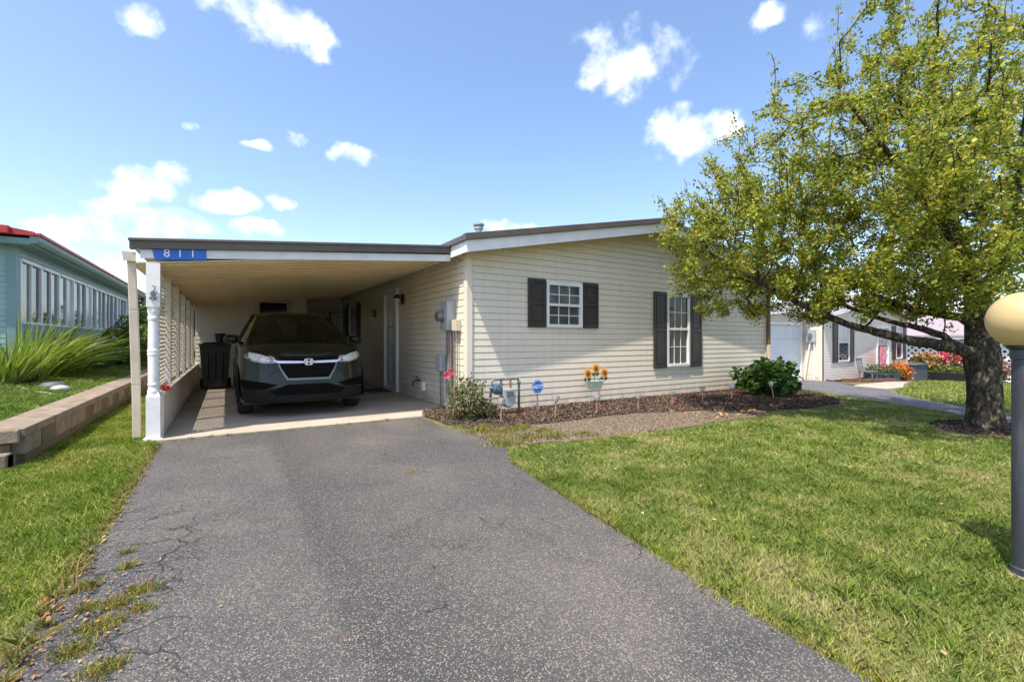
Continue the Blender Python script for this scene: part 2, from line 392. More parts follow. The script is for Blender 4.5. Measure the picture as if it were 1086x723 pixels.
# raised lawn on the left
def rz(x, y): return .33+.10*max(0, min(1, (-1.87-x)/1.2))+.0*y
bm = bmesh.new()
xs = [-1.84, -2.2, -2.7, -3.2, -3.4, -8, -30]; ys = [5.98, 8, 12, 20, 30, 60]
gr = [[bm.verts.new((x, y, rz(x, y))) for y in ys] for x in xs]
for i in range(len(xs)-1):
    for j in range(len(ys)-1): bm.faces.new((gr[i][j], gr[i][j+1], gr[i+1][j+1], gr[i+1][j]))
me = bpy.data.meshes.new('raised_lawn'); bm.to_mesh(me); bm.free(); me.materials.append(M['lawn'])
o = bpy.data.objects.new('raised_lawn', me); COL.objects.link(o); tag(o, kind='structure')

# ------------------------------------------------------------------ wall helpers
class Wall:
    """origin, unit direction along, outward normal"""
    def __init__(s, o, u, n): s.o = Vector(o); s.u = Vector(u); s.n = Vector(n)
    def p(s, a, z, d=0): return s.o+s.u*a+s.n*d+Vector((0, 0, z))
def wbox(mb, W, a0, a1, z0, z1, d0, d1):
    vs = [W.p(a, z, d) for a in (a0, a1) for d in (d0, d1) for z in (z0, z1)]
    return mb.add(vs, [(0, 1, 3, 2), (4, 6, 7, 5), (0, 4, 5, 1), (2, 3, 7, 6), (0, 2, 6, 4), (1, 5, 7, 3)])
def siding(mb, W, L, z0, z1, holes=(), c=.1016, a0=0.):
    k = 0; z = z0
    while z < z1-1e-6:
        zt = z+c
        zs = sorted({z, min(zt, z1)} | {h for ho in holes for h in ho[2:] if z < h < min(zt, z1)})
        for za, zb in zip(zs, zs[1:]):
            mid = (za+zb)/2; iv = [(a0, L)]
            for h0, h1, hz0, hz1 in holes:
                if hz0 < mid < hz1:
                    iv = [q for (p, r) in iv for q in ((p, min(r, h0)), (max(p, h1), r)) if q[1]-q[0] > 1e-4]
            f = lambda zz: .011-.006*((zz-z)/c)
            gt = zt-.011                                   # the top of each course dives behind the next one
            for p, r in iv:
                lz = za-.004 if (za == z and k > 0) else za
                t1 = min(zb, gt)
                if t1 > za: mb.add([W.p(p, lz, f(za)), W.p(r, lz, f(za)), W.p(r, t1, f(t1)), W.p(p, t1, f(t1))], [(0, 1, 2, 3)])
                if zb > gt:
                    g0 = max(za, gt)
                    mb.add([W.p(p, g0, f(g0)), W.p(r, g0, f(g0)), W.p(r, g0+.002, -.012), W.p(p, g0+.002, -.012)], [(0, 1, 2, 3)])
                    mb.add([W.p(p, g0+.002, -.012), W.p(r, g0+.002, -.012), W.p(r, zb+.001, -.012), W.p(p, zb+.001, -.012)], [(0, 1, 2, 3)])
                if za == z: mb.add([W.p(p, za+.001, -.013), W.p(r, za+.001, -.013), W.p(r, lz, .011), W.p(p, lz, .011)], [(0, 1, 2, 3)])
        z = zt; k += 1
    return mb
def window(parent, W, a0, a1, z0, z1, cols=3, rows=2, split=.5, upper='glass', lower='screen', fr=.055, name='window', frm='white', mun=True):
    """double-hung window standing a little proud of the siding"""
    mb = MB(); d = .045
    wbox(mb, W, a0, a0+fr, z0, z1, -.05, d); wbox(mb, W, a1-fr, a1, z0, z1, -.05, d)
    wbox(mb, W, a0+fr, a1-fr, z1-fr, z1, -.05, d); wbox(mb, W, a0+fr, a1-fr, z0, z0+fr, -.05, d+.012)
    zm = z0+(z1-z0)*split
    wbox(mb, W, a0+fr, a1-fr, zm-.022, zm+.022, -.05, d-.006)
    f = mb.build(name, frm, parent, bevel=.003)
    for (za, zb, mt, dd) in ((zm+.022, z1-fr, upper, .012), (z0+fr, zm-.022, lower, -.004)):
        wbox(MB(), W, a0+fr, a1-fr, za, zb, dd-.03, dd).build('pane', mt, f)
        if mun:
            mm = MB(); w = (a1-a0-2*fr)
            for k in range(1, cols): wbox(mm, W, a0+fr+w*k/cols-.007, a0+fr+w*k/cols+.007, za, zb, dd+.001, dd+.010)
            for k in range(1, rows): wbox(mm, W, a0+fr, a1-fr, za+(zb-za)*k/rows-.007, za+(zb-za)*k/rows+.007, dd+.001, dd+.008)
            mm.build('muntins', 'white', f)
    return f
def shutter(parent, W, a0, a1, z0, z1, m='shutter', split=.5):
    mb = MB(); wbox(mb, W, a0, a1, z0, z1, .016, .036)
    st = .045; zm = z0+(z1-z0)*split
    wbox(mb, W, a0, a0+st, z0, z1, .036, .048); wbox(mb, W, a1-st, a1, z0, z1, .036, .048)
    for za, zb in ((z0, z0+.07), (zm-.03, zm+.03), (z1-.07, z1)): wbox(mb, W, a0+st, a1-st, za, zb, .036, .0478)
    for za, zb in ((z0+.07, zm-.03), (zm+.03, z1-.07)): wbox(mb, W, a0+st+.025, a1-st-.025, za+.025, zb-.025, .036, .046)
    return mb.build('shutter', m, parent, bevel=.004)

# ------------------------------------------------------------------ our house
HX0, HX1, HY, HYB = 3.08, 11.2, 6.21, 19.5
hs = thing('manufactured_house', (HX0, HY, 0), 'single-storey cream vinyl-sided house with attached open carport, black shutters and low brown-edged gable', 'house')
FW = Wall((HX0, HY, 0), (1, 0, 0), (0, -1, 0))          # front gable
SW = Wall((HX0, HY, 0), (0, 1, 0), (-1, 0, 0))          # side wall inside the carport
RW = Wall((HX1, HY, 0), (0, 1, 0), (1, 0, 0))
BWl = Wall((HX0, HYB, 0), (1, 0, 0), (0, 1, 0))
XR = (HX0+HX1)/2; SL = .193; EZ = 2.42                    # ridge x, slope, height of the wall at the eaves
def rake(x): return EZ+SL*(min(x-HX0, HX1-x))
w1 = (4.53-HX0, 5.31-HX0, 1.33, 2.10); w2 = (7.54-HX0, 8.25-HX0, .58, 2.06)
nL = Vector((-SL, 0, 1)).normalized(); nR = Vector((SL, 0, 1)).normalized()
mb = siding(MB(), FW, HX1-HX0, .02, 3.4, [w1, w2])
fw = mb.build('front_wall', 'siding', hs, bis=[((HX0, HY, EZ+.05), nL), ((HX1, HY, EZ+.05), nR)])
dr = (9.46-HY, 10.40-HY, .02, 2.22)
sw_ = (13.05-HY, 13.95-HY, 1.25, 2.12)
siding(MB(), SW, HYB-HY, .02, 2.52, [dr, sw_]).build('side_wall', 'siding', hs)
siding(MB(), RW, HYB-HY, .02, 2.5).build('side_wall', 'siding', hs)
siding(MB(), BWl, HX1-HX0, .02, 3.4).build('back_wall', 'siding', hs, bis=[((HX0, HY, EZ+.05), nL), ((HX1, HY, EZ+.05), nR)])
mb = MB(); mb.box(HX0+.03, HX1-.03, HY+.03, HYB-.03, -.3, .03); mb.build('foundation', 'brick', hs)
# brick course along the foot of the gable
mb = MB(); x = HX0+.02
while x < HX1-.2:
    mb.box(x, x+.19, HY-.045, HY+.02, -.06, .018+random.uniform(-.004, .0)); x += .2
mb.build('brick_skirt', 'brick', hs, bevel=.004)
# interior backing so panes read dark
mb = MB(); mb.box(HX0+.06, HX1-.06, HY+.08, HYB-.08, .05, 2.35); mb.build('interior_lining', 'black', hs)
for (x, y) in ((HX0, HY), (HX1, HY), (HX0, HYB), (HX1, HYB)):
    sx = -1 if x == HX0 else 1; sy = -1 if y == HY else 1
    mb = MB(); mb.box(min(x+sx*.028, x-sx*.07), max(x+sx*.028, x-sx*.07), min(y+sy*.028, y-sy*.002), max(y+sy*.028, y-sy*.002), .015, EZ+.03)
    mb.box(min(x+sx*.028, x-sx*.002), max(x+sx*.028, x-sx*.002), min(y-sy*.002, y-sy*.08), max(y-sy*.002, y-sy*.08), .015, EZ+.02)
    mb.build('corner_trim', 'siding', hs, bevel=.003)
window(hs, FW, w1[0], w1[1], w1[2], w1[3], 3, 2, .5, 'glasslight', 'screen')
window(hs, FW, w2[0], w2[1], w2[2], w2[3], 3, 2, .515, 'glass', 'screen')
shutter(hs, FW, 4.16-HX0, 4.515-HX0, 1.33, 2.13); shutter(hs, FW, 5.325-HX0, 5.68-HX0, 1.33, 2.13)
shutter(hs, FW, 7.15-HX0, 7.52-HX0, .555, 2.08); shutter(hs, FW, 8.27-HX0, 8.64-HX0, .555, 2.08)
window(hs, SW, sw_[0], sw_[1], sw_[2], sw_[3], 2, 1, .5, 'glasslight', 'screen')
shutter(hs, SW, sw_[0]-.40, sw_[0]-.02, 1.22, 2.15); shutter(hs, SW, sw_[1]+.02, sw_[1]+.40, 1.22, 2.15)
# door
mb = MB()
for a0, a1, z0, z1 in ((dr[0], dr[0]+.08, .02, 2.22), (dr[1]-.08, dr[1], .02, 2.22), (dr[0]+.08, dr[1]-.08, 2.13, 2.22), (dr[0]+.08, dr[1]-.08, .02, .10)):
    wbox(mb, SW, a0, a1, z0, z1, -.05, .06)
mb.build('door_frame', 'white', hs, bevel=.003)
mb = MB(); wbox(mb, SW, dr[0]+.08, dr[1]-.08, .10, 2.13, -.04, .012)
for za, zb in ((.22, .75), (.85, 1.35), (1.45, 2.0)):
    for aa, ab in ((.16, .42), (.50, .78)): wbox(mb, SW, dr[0]+aa, dr[0]+ab, za, zb, .012, .022)
dd = mb.build('door', 'doorwhite', hs, bevel=.004)
MB().tube([SW.p(dr[0]+.15, 1.02, .012), SW.p(dr[0]+.15, 1.02, .07)], .012).lathe(tuple(SW.p(dr[0]+.15, 1.0, .08)), [(.005, 0), (.028, .01), (.028, .035), (.005, .045)], 10).build('handle', 'steel', dd)
# main roof: thin slabs, fascia and soffit
OV = .35; OS = .19
def slab_between(mb, x0, x1, y0, y1, zf, th):
    vs = [(x, y, zf(x)+dz) for x in (x0, x1) for y in (y0, y1) for dz in (0, th)]
    return mb.add(vs, [(0, 1, 3, 2), (4, 6, 7, 5), (0, 4, 5, 1), (2, 3, 7, 6), (0, 2, 6, 4), (1, 5, 7, 3)])
rf = lambda x: EZ+.17+SL*min(x-(HX0-OS), (HX1+OS)-x)-.02
mb = MB()
slab_between(mb, HX0-OS-.03, XR, HY-OV-.02, HYB+.3, rf, .05); slab_between(mb, XR, HX1+OS+.03, HY-OV-.02, HYB+.3, rf, .05)
main_roof = mb.build('roof', 'brownroof', hs)
mb = MB()   # metal drip edge along the rake, folded
slab_between(mb, HX0-OS-.035, XR, HY-OV-.035, HY-OV+.06, lambda x: rf(x)-.032, .10)
slab_between(mb, XR, HX1+OS+.035, HY-OV-.035, HY-OV+.06, lambda x: rf(x)-.032, .10)
slab_between(mb, HX0-OS-.04, HX0-OS+.05, HY-OV+.06, HYB+.3, lambda x: rf(x)-.030, .085)
mb.build('drip_edge', 'brownroof', main_roof, bevel=.008)
mb = MB()
slab_between(mb, HX0-OS, XR, HY-OV, HY-OV+.02, lambda x: rf(x)-.20, .18); slab_between(mb, XR, HX1+OS, HY-OV, HY-OV+.02, lambda x: rf(x)-.20, .18)
mb.box(HX0-OS-.002, HX0-OS+.02, HY-OV+.02, HYB+.3, rf(HX0-OS)-.20, rf(HX0-OS)-.005)
mb.box(HX1+OS-.02, HX1+OS, HY-OV+.02, HYB+.3, rf(HX0-OS)-.20, rf(HX0-OS)-.005)
mb.build('fascia', 'fasciawhite', hs)
mb = MB()
slab_between(mb, HX0-OS+.02, XR, HY-OV+.02, HY+.05, lambda x: rf(x)-.17, .012); slab_between(mb, XR, HX1+OS-.02, HY-OV+.02, HY+.05, lambda x: rf(x)-.17, .012)
mb.box(HX0-OS+.02, HX0+.02, HY+.05, HYB, rf(HX0-OS)-.17, rf(HX0-OS)-.158)
for k in range(60):
    x = HX0-OS+.1+k*.14
    if x < HX1+OS-.05: mb.box(x, x+.008, HY-OV+.03, HY, rf(x)-.178, rf(x)-.165)
mb.build('soffit', 'beige', hs)
# roof vent pipe
MB().lathe((3.95, 7.5, rf(3.95)+.02), [(.055, 0), (.055, .36), (.085, .365), (.085, .41), (.065, .42), (.105, .435), (.105, .465), (.06, .48)], 16).build('vent_pipe', 'steel', main_roof, smooth=False)
# downspout at the far end of the gable
mb = MB(); mb.beam((HX1-.02, HY-.07, 1.0), (HX1-.02, HY-.07, 2.42), .08, .06, (0, 1, 0)); mb.build('downspout', 'wood', hs, bevel=.006)
mb = MB(); mb.beam((HX1-.02, HY-.07, 1.0), (HX1-.0, HY-.10, .45), .09, .07, (0, 1, 0)); mb.beam((HX1-.0, HY-.10, .45), (HX1+.05, HY-.25, .05), .09, .07, (0, 1, 0)); mb.build('downspout_elbow', 'beige', hs, bevel=.006)

# --- carport
CY0, CYB, CX0 = 6.43, 13.6, -.88
cf = lambda x: 2.11+.0868*(x+.88)        # underside of the brown roof edge
ceil = lambda x: 1.985+.116*(x+.66)
mb = MB(); slab_between(mb, CX0+.01, HX0-OS+.04, CY0-.015, 15.2, lambda x: cf(x)+.012, .05); croof = mb.build('carport_roof', 'brownroof', hs)
mb = MB(); slab_between(mb, CX0-.02, HX0-OS+.01, CY0-.04, CY0+.05, lambda x: cf(x), .115)
slab_between(mb, CX0-.03, HX0-OS+.01, CY0-.055, CY0-.04, lambda x: cf(x)+.085, .035)
mb.build('carport_roof_edge', 'brownroof', croof, bevel=.01)
mb = MB(); slab_between(mb, CX0+.07, HX0-OS+.01, CY0, CY0+.018, lambda x: cf(x)-.095-.02*(x+.88)/3.5, .10)
mb.build('carport_fascia', 'fasciawhite', hs)
mb = MB(); slab_between(mb, CX0+.03, HX0-.0, CY0+.02, 15.0, lambda x: ceil(x), .012)
y = CY0+.12
while y < 15:
    slab_between(mb, CX0+.04, HX0-.03, y, y+.035, lambda x: ceil(x)-.022, .022)
    slab_between(mb, CX0+.04, HX0-.03, y+.14, y+.15, lambda x: ceil(x)-.007, .007); y += .30
mb.build('carport_ceiling', 'ceil', hs)
mb = MB(); mb.box(HX0-.05, HX0-.017, CY0+.05, 15, ceil(HX0)-.09, ceil(HX0)-.024); mb.build('ceiling_trim', 'beige', hs)
# gutter + downspout
mb = MB()
prof = [(-.02, 0), (-.085, 0), (-.12, .045), (-.125, .10), (-.115, .10), (-.11, .05), (-.08, .01), (-.02, .01)]
gx, gzz = CX0+.045, 1.975
vs = [(gx+a, y, gzz+b) for y in (CY0-.02, 14.8) for a, b in prof]; n = len(prof)
mb.add(vs, [(i, (i+1) % n, n+(i+1) % n, n+i) for i in range(n)])
mb.box(gx-.118, gx-.01, CY0-.026, CY0-.02, gzz+.002, gzz+.102)
mb.build('gutter', 'beige', hs)
mb = MB(); mb.beam((-.89, 6.47, 1.98), (-.875, 6.50, 1.45), .075, .055, (0, 1, 0)); mb.beam((-.875, 6.50, 1.45), (-.862, 6.56, .62), .08, .055, (0, 1, 0)); mb.beam((-.862, 6.56, .62), (-.86, 6.6, .02), .075, .055, (0, 1, 0))
mb.build('carport_downspout', 'beige', hs, bevel=.008)
# corner post, turned
px, py = -.695, 6.46
mb = MB()
mb.lathe((px, py, 0), [(.056, .50), (.058, .55), (.054, .57), (.049, .60), (.056, .615), (.056, .63), (.052, .645), (.054, .94), (.059, .955), (.059, .97), (.054, .98), (.059, .99), (.059, 1.005), (.054, 1.02), (.051, 1.33), (.057, 1.35), (.057, 1.37), (.051, 1.39), (.058, 1.44), (.056, 1.50)], 20)
mb.box(px-.062, px+.062, py-.062, py+.062, 1.485, 1.975)
mb.box(px-.064, px+.064, py-.064, py+.064, .02, .49)
mb.add([(px+a*.064, py+b*.064, .49) for a, b in ((-1, -1), (1, -1), (1, 1), (-1, 1))]+[(px+a*.045, py+b*.045, .54) for a, b in ((-1, -1), (1, -1), (1, 1), (-1, 1))], [(0, 1, 5, 4), (1, 2, 6, 5), (2, 3, 7, 6), (3, 0, 4, 7), (4, 5, 6, 7)])
mb.box(px-.085, px+.085, py-.085, py+.085, .0, .03)
mb.build('corner_post', 'whitepost', hs)
# knee wall
KX0, KX1, KY0 = -.73, -.63, 6.54
kw = MB()
siding(kw, Wall((KX1, KY0, 0), (0, 1, 0), (1, 0, 0)), CYB-KY0, .03, .50)
siding(kw, Wall((KX0, KY0, 0), (0, 1, 0), (-1, 0, 0)), CYB-KY0, .03, .50)
kw.box(KX0-.01, KX1+.018, KY0-.02, KY0, .02, .50)
knee = kw.build('knee_wall', 'siding', hs)
MB().box(KX0-.03, KX1+.035, KY0-.03, CYB, .50, .535).build('wall_cap', 'lattice', knee, bevel=.004)
posts = [7.56, 8.80, 10.05, 11.30, 12.50]
for y in posts:
    MB().box(-.70, -.63, y-.04, y+.04, .535, ceil(-.66)-.02).build('carport_post', 'lattice', hs, bevel=.004)
# diagonal lattice panel per bay
ed = [KY0+.02]+posts+[CYB-.02]
for a, b in zip(ed, ed[1:]):
    y0, y1 = a+.04, b-.04; z0, z1 = .545, 1.95
    mb = MB(); sp = .098; w = .025; Lz = z1-z0; Ly = y1-y0
    for sgn, xo in ((1, -.690), (-1, -.6855)):
        c = -Lz if sgn == 1 else 0
        k = -Lz
        while k < Ly+Lz:
            # line y = k + t, z = t (sgn 1)   or z = Lz - t
            t0 = max(0, -k); t1 = min(Lz, Ly-k)
            if t1-t0 > .02:
                p0 = (xo, y0+k+t0, z0+t0 if sgn == 1 else z1-t0); p1 = (xo, y0+k+t1, z0+t1 if sgn == 1 else z1-t1)
                mb.beam(p0, p1, .003, w, (0, -sgn, 1))
            k += sp
    mb.box(-.698, -.68, y0-.0, y1, z0-.01, z0+.035); mb.box(-.698, -.68, y0, y1, z1-.03, z1+.02)
    mb.build('lattice_panel', 'lattice', hs)
# back wall of the carport with storage-room door, recess to its right
BW = Wall((-.66, CYB, 0), (1, 0, 0), (0, -1, 0)); BL = 1.76+.66
bd = (.66+.66, 1.42+.66, .02, 2.17)
siding(MB(), BW, BL, .02, 2.35, [bd]).build('storage_wall', 'siding', hs, bis=[((-.66, CYB, ceil(-.66)+.01), Vector((-.116, 0, 1)).normalized())])
mb = MB()
for a0, a1, z0, z1 in ((bd[0]-.05, bd[0]+.06, .02, 2.2), (bd[1]-.06, bd[1]+.05, .02, 2.2), (bd[0]+.06, bd[1]-.06, 2.10, 2.2)): wbox(mb, BW, a0, a1, z0, z1, -.04, .04)
mb.build('door_frame', 'beige', hs)
mb = MB(); wbox(mb, BW, bd[0]+.06, bd[1]-.06, .02, 1.80, -.03, .008); sd = mb.build('storage_door', 'beige', hs)
mb = MB(); wbox(mb, BW, bd[0]+.06, bd[1]-.06, 1.80, 2.10, -.03, .0); mb.build('pane', 'glass', sd)
MB().box(1.74, 1.84, CYB-.05, CYB+.05, .02, 2.30).build('carport_post', 'lattice', hs)
MB().box(-.60, 1.72, CYB+.07, 15.0, .05, 1.98).build('storage_light_block', 'black', hs)  # unseen box added to stop sunlight leaking through the siding laps
siding(MB(), Wall((1.80, CYB, 0), (0, 1, 0), (1, 0, 0)), 1.4, .02, 2.3).build('recess_wall', 'siding', hs)
siding(MB(), Wall((1.80, 15.0, 0), (1, 0, 0), (0, -1, 0)), 1.28, .02, 2.42).build('recess_wall', 'siding', hs)
siding(MB(), Wall((-.66, CYB, 0), (0, 1, 0), (-1, 0, 0)), 1.4, .02, 2.0).build('storage_wall', 'siding', hs)

# ------------------------------------------------------------------ text
def text_mesh(name, s, size, loc, rot, m, parent=None, ext=.0015, sx=1.):
    cu = bpy.data.curves.new(name, 'FONT'); cu.body = s; cu.size = size; cu.extrude = ext; cu.align_x = 'CENTER'; cu.align_y = 'CENTER'
    o = bpy.data.objects.new('tmp', cu); COL.objects.link(o)
    dg = bpy.context.evaluated_depsgraph_get(); me = bpy.data.meshes.new_from_object(o.evaluated_get(dg)); COL.objects.unlink(o); bpy.data.objects.remove(o)
    mt = Matrix.Translation(loc) @ rot.to_4x4() @ Matrix.Diagonal((sx, 1, 1, 1))
    if parent is not None:
        r = root_of(parent); mt = (Matrix.Translation(r.location) @ Matrix.Rotation(r.rotation_euler[2], 4, 'Z')).inverted() @ mt
    me.transform(mt); me.materials.clear(); me.materials.append(M[m])
    q = bpy.data.objects.new(name, me); COL.objects.link(q)
    if parent is not None: q.parent = parent
    return q
RX = Matrix.Rotation(R(90), 3, 'X')
# address plate
ap = thing('address_sign', (-.45, CY0-.012, 2.07), 'bright blue house number plate reading 811, tucked under the carport roof edge', 'sign')
MB().slab3([(-.685, CY0-.006, 2.013), (-.205, CY0-.006, 2.052), (-.205, CY0-.006, 2.170), (-.705, CY0-.006, 2.130)], (0, -.004, 0)).build('plate', 'blue', ap)
def digit_cut(s, x, z, sz):
    q = text_mesh('number', s, sz, (x, CY0-.0105, z), RX, 'ink', ap, .0006)
    bm = bmesh.new(); bm.from_mesh(q.data)
    bmesh.ops.bisect_plane(bm, geom=bm.verts[:]+bm.edges[:]+bm.faces[:], plane_co=(0, 0, cf(x)-.002-2.07), plane_no=(0, 0, 1), clear_outer=True)
    bm.to_mesh(q.data); bm.free()
digit_cut('8', -.575, 2.092, .125); digit_cut('1', -.455, 2.102, .125); digit_cut('1', -.335, 2.112, .125)

# ------------------------------------------------------------------ retaining wall
rw = thing('retaining_wall', (-1.7, 5.8, 0), 'low grey-brown block retaining wall with flat caps beside the left lawn', 'wall')
mb = MB(); y = 6.0; rr = random.Random(3)
mb.box(-1.83, -1.545, 5.83, 26, -.05, .10)
mb.build('lower_course', 'blockred', rw)
mbs = [MB(), MB()]
y = 5.80; k = 0
while y < 26:
    L = rr.uniform(.40, .46)
    mbs[k % 2 if rr.random() < .8 else 0].box(-1.80, -1.53-rr.uniform(0, .012), y, y+L-.006, .095, .262); y += L; k += 1
mbs[0].build('block_course', 'block', rw, bevel=.01); mbs[1].build('block_course', 'blockred', rw, bevel=.01)
mb = MB(); y = 5.74
while y < 26:
    L = rr.uniform(.85, .95); mb.box(-1.86, -1.515-rr.uniform(0, .008), y, y+L-.005, .262, .34); y += L
mb.build('cap', 'block', rw, bevel=.012)
mb = MB(); mb.box(-1.70, -1.60, 5.62, 5.76, -.05, .13); mb.box(-3.6, -1.60, 5.60, 5.95, -.05, .135); mb.build('step_block', 'block', rw, bevel=.012)
mb = MB(); mb.box(-3.6, -1.62, 5.74, 5.98, .12, .20); mb.build('dark_joint', 'blockred', rw)
mb = MB(); mb.box(-3.6, -1.862, 5.70, 6.02, .215, .34); mb.box(-1.855, -1.55, 5.70, 5.738, .215, .335); mb.build('cap', 'block', rw, bevel=.012)

# ------------------------------------------------------------------ left neighbour: teal sunroom house
th = thing('teal_house', (-3.3, 11.9, .4), 'teal-sided house with a long band of windows and red roof edge at far left', 'house')
TX, TY0, TY1 = -3.3, 11.9, 23.9
TE = Wall((TX, TY0, 0), (0, 1, 0), (1, 0, 0)); TF = Wall((-9, TY0, 0), (1, 0, 0), (0, -1, 0))
nw = 9; wy0, wy1 = .25, 10.9; ww = (wy1-wy0)/nw
siding(MB(), TE, TY1-TY0, .35, 3.0, [(wy0, wy1, 1.42, 2.66)]).build('side_wall', 'teal', th)
siding(MB(), TF, 9+TX, .35, 3.0, a0=0).build('front_wall', 'teal', th)
MB().box(-9, TX-.12, TY0+.1, TY1, .35, 2.95).build('interior_lining', 'slate', th)
mb = MB(); mb.box(TX-.10, TX+.03, TY0-.03, TY0+.0, .35, 2.9); mb.box(TX+.0, TX+.03, TY0, TY0+.12, .35, 2.9); mb.box(TX-.55, TX-.42, TY0-.03, TY0, .35, 2.9); mb.build('corner_trim', 'tealtrim', th)
mats_l = ['glasslight', 'darkpane', 'glasslight', 'glasslight', 'curtain', 'glasslight', 'darkpane', 'glasslight', 'darkpane']
for k in range(nw):
    a0 = wy0+k*ww; a1 = a0+ww
    mb = MB()
    wbox(mb, TE, a0, a0+.05, 1.42, 2.66, -.06, .018); wbox(mb, TE, a1-.05, a1, 1.42, 2.66, -.06, .018)
    wbox(mb, TE, a0+.05, a1-.05, 2.60, 2.66, -.06, .03); wbox(mb, TE, a0+.05, a1-.05, 1.42, 1.47, -.06, .04)
    am = (a0+a1)/2; wbox(mb, TE, am-.025, am+.025, 1.47, 2.60, -.05, .015)
    f = mb.build('window', 'white', th)
    wbox(MB(), TE, a0+.05, am-.025, 1.47, 2.60, -.04, -.02).build('pane', mats_l[k], f)
    wbox(MB(), TE, am+.025, a1-.05, 1.47, 2.60, -.045, -.025).build('pane', ['darkpane', 'glasslight', 'curtain', 'darkpane', 'glasslight', 'darkpane', 'darkpane', 'curtain', 'glasslight'][k], f)
mb = MB(); mb.box(-9, TX+.28, TY0-.30, TY1+.3, 2.84, 2.95); mb.build('eave', 'tealtrim', th)
mb = MB(); gp = [(.28, 2.86), (.36, 2.87), (.40, 2.92), (.41, 2.99), (.28, 2.99)]
mb.slab3([(TX+a, TY0-.31, z) for a, z in gp], (0, TY1-TY0+.6, 0)); mb.build('gutter', 'tealtrim', th)
mb = MB(); mb.slab3([(TX+.34, TY0-.34, 3.0), (TX+.34, TY0-.34, 3.07), (-9, TY0-.34, 4.0), (-9, TY0-.34, 3.0)], (0, TY1-TY0+.66, 0)); mb.build('roof', 'redroof', th)
mb = MB(); mb.box(TX-.75, TX+.05, TY0-.45, TY0-.34, 2.99, 3.13); mb.box(TX+.36, TX+.44, TY0-.34, TY1+.3, 3.0, 3.055); mb.build('roof_edge', 'redroof', th, bevel=.01)
mb = MB(); mb.beam((TX+.34, TY1+.2, 2.86), (TX+.34, TY1+.2, 2.7), .1, .1); mb.beam((TX+.34, TY1+.2, 2.7), (TX+.12, TY1+.2, 2.55), .08, .08); mb.beam((TX+.08, TY1+.1, 2.5), (TX+.08, TY1+.1, .4), .08, .08); mb.build('downspout', 'slate', th)

# ------------------------------------------------------------------ right neighbour: cream house with garage
NX, NY, NZ = 19.0, 8.41, -.42
nh = thing('garage_house', (NX, NY, NZ), 'cream vinyl-sided house with white garage door beyond the second driveway', 'house')
nf = Wall((NX, NY, NZ), (1, 0, 0), (0, -1, 0)); ns = Wall((NX, NY, NZ), (0, 1, 0), (-1, 0, 0)); ng = Wall((13.0, 9.12, NZ), (1, 0, 0), (0, -1, 0))
nwd = [(20.16-NX, 21.12-NX, .69, 2.20), (25.72-NX, 26.45-NX, .69, 2.16)]; ndr = (23.7-NX, 24.95-NX, .0, 2.15)
NW = 8.1
NEZ = 2.42; nrake = lambda x: NZ+NEZ+SL*min(x-NX, NX+NW-x)
siding(MB(), nf, NW, .0, 3.4, nwd+[ndr]).build('front_wall', 'siding2', nh, bis=[((NX, NY, NZ+NEZ+.05), nL), ((NX+NW, NY, NZ+NEZ+.05), nR)])
siding(MB(), ns, 10, .0, 2.45).build('side_wall', 'siding', nh)
siding(MB(), Wall((NX+NW, NY, NZ), (0, 1, 0), (1, 0, 0)), 10, -.6, 2.45).build('side_wall', 'siding2', nh)
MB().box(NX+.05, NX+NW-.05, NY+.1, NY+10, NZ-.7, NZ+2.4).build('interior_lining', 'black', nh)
MB().box(NX+.02, NX+NW-.02, NY-.04, NY+.05, NZ-.7, NZ+.0).build('brick_skirt', 'brick', nh)
mb = MB(); wbox(mb, nf, -.03, .10, 0, 2.42, 0, .03); wbox(mb, ns, -.03, .1, 0, 2.42, 0, .03); mb.build('corner_trim', 'siding2', nh)
window(nh, nf, *nwd[0], 2, 1, .5, 'curtain', 'glass', mun=False); window(nh, nf, *nwd[1], 2, 1, .5, 'curtain', 'glass', mun=False)
shutter(nh, nf, nwd[0][0]-.42, nwd[0][0]-.02, .66, 2.22, 'shutterbrown'); shutter(nh, nf, nwd[0][1]+.02, nwd[0][1]+.40, .66, 2.22, 'shutterbrown')
shutter(nh, nf, nwd[1][0]-.42, nwd[1][0]-.02, .66, 2.18, 'shutterbrown'); shutter(nh, nf, nwd[1][1]+.02, nwd[1][1]+.36, .66, 2.18, 'shutterbrown')
mb = MB(); wbox(mb, nf, ndr[0], ndr[0]+.1, 0, 2.15, -.05, .05); wbox(mb, nf, ndr[1]-.1, ndr[1], 0, 2.15, -.05, .05); wbox(mb, nf, ndr[0]+.1, ndr[1]-.1, 2.05, 2.15, -.05, .05); wbox(mb, nf, ndr[0]+.1, ndr[1]-.1, .9, 1.0, -.04, .02)
ndf = mb.build('front_door', 'white', nh)
mb = MB(); wbox(mb, nf, ndr[0]+.1, ndr[1]-.1, 1.0, 2.05, -.05, -.02); mb.build('pane', 'curtain', ndf)
mb = MB(); wbox(mb, nf, ndr[0]+.1, ndr[1]-.1, 0, .9, -.05, -.02); mb.build('panel', 'doorwhite', ndf)
mb = MB(); rn = lambda x: nrake(x)+.08
slab_between(mb, NX-.2, NX+NW/2, NY-.35, NY+10, rn, .09); slab_between(mb, NX+NW/2, NX+NW+.2, NY-.35, NY+10, rn, .09); mb.build('roof', 'purproof', nh)
mb = MB(); slab_between(mb, NX-.2, NX+NW/2, NY-.37, NY-.35, lambda x: rn(x)-.1, .16); slab_between(mb, NX+NW/2, NX+NW+.2, NY-.37, NY-.35, lambda x: rn(x)-.1, .16); mb.build('fascia', 'fasciawhite', nh)
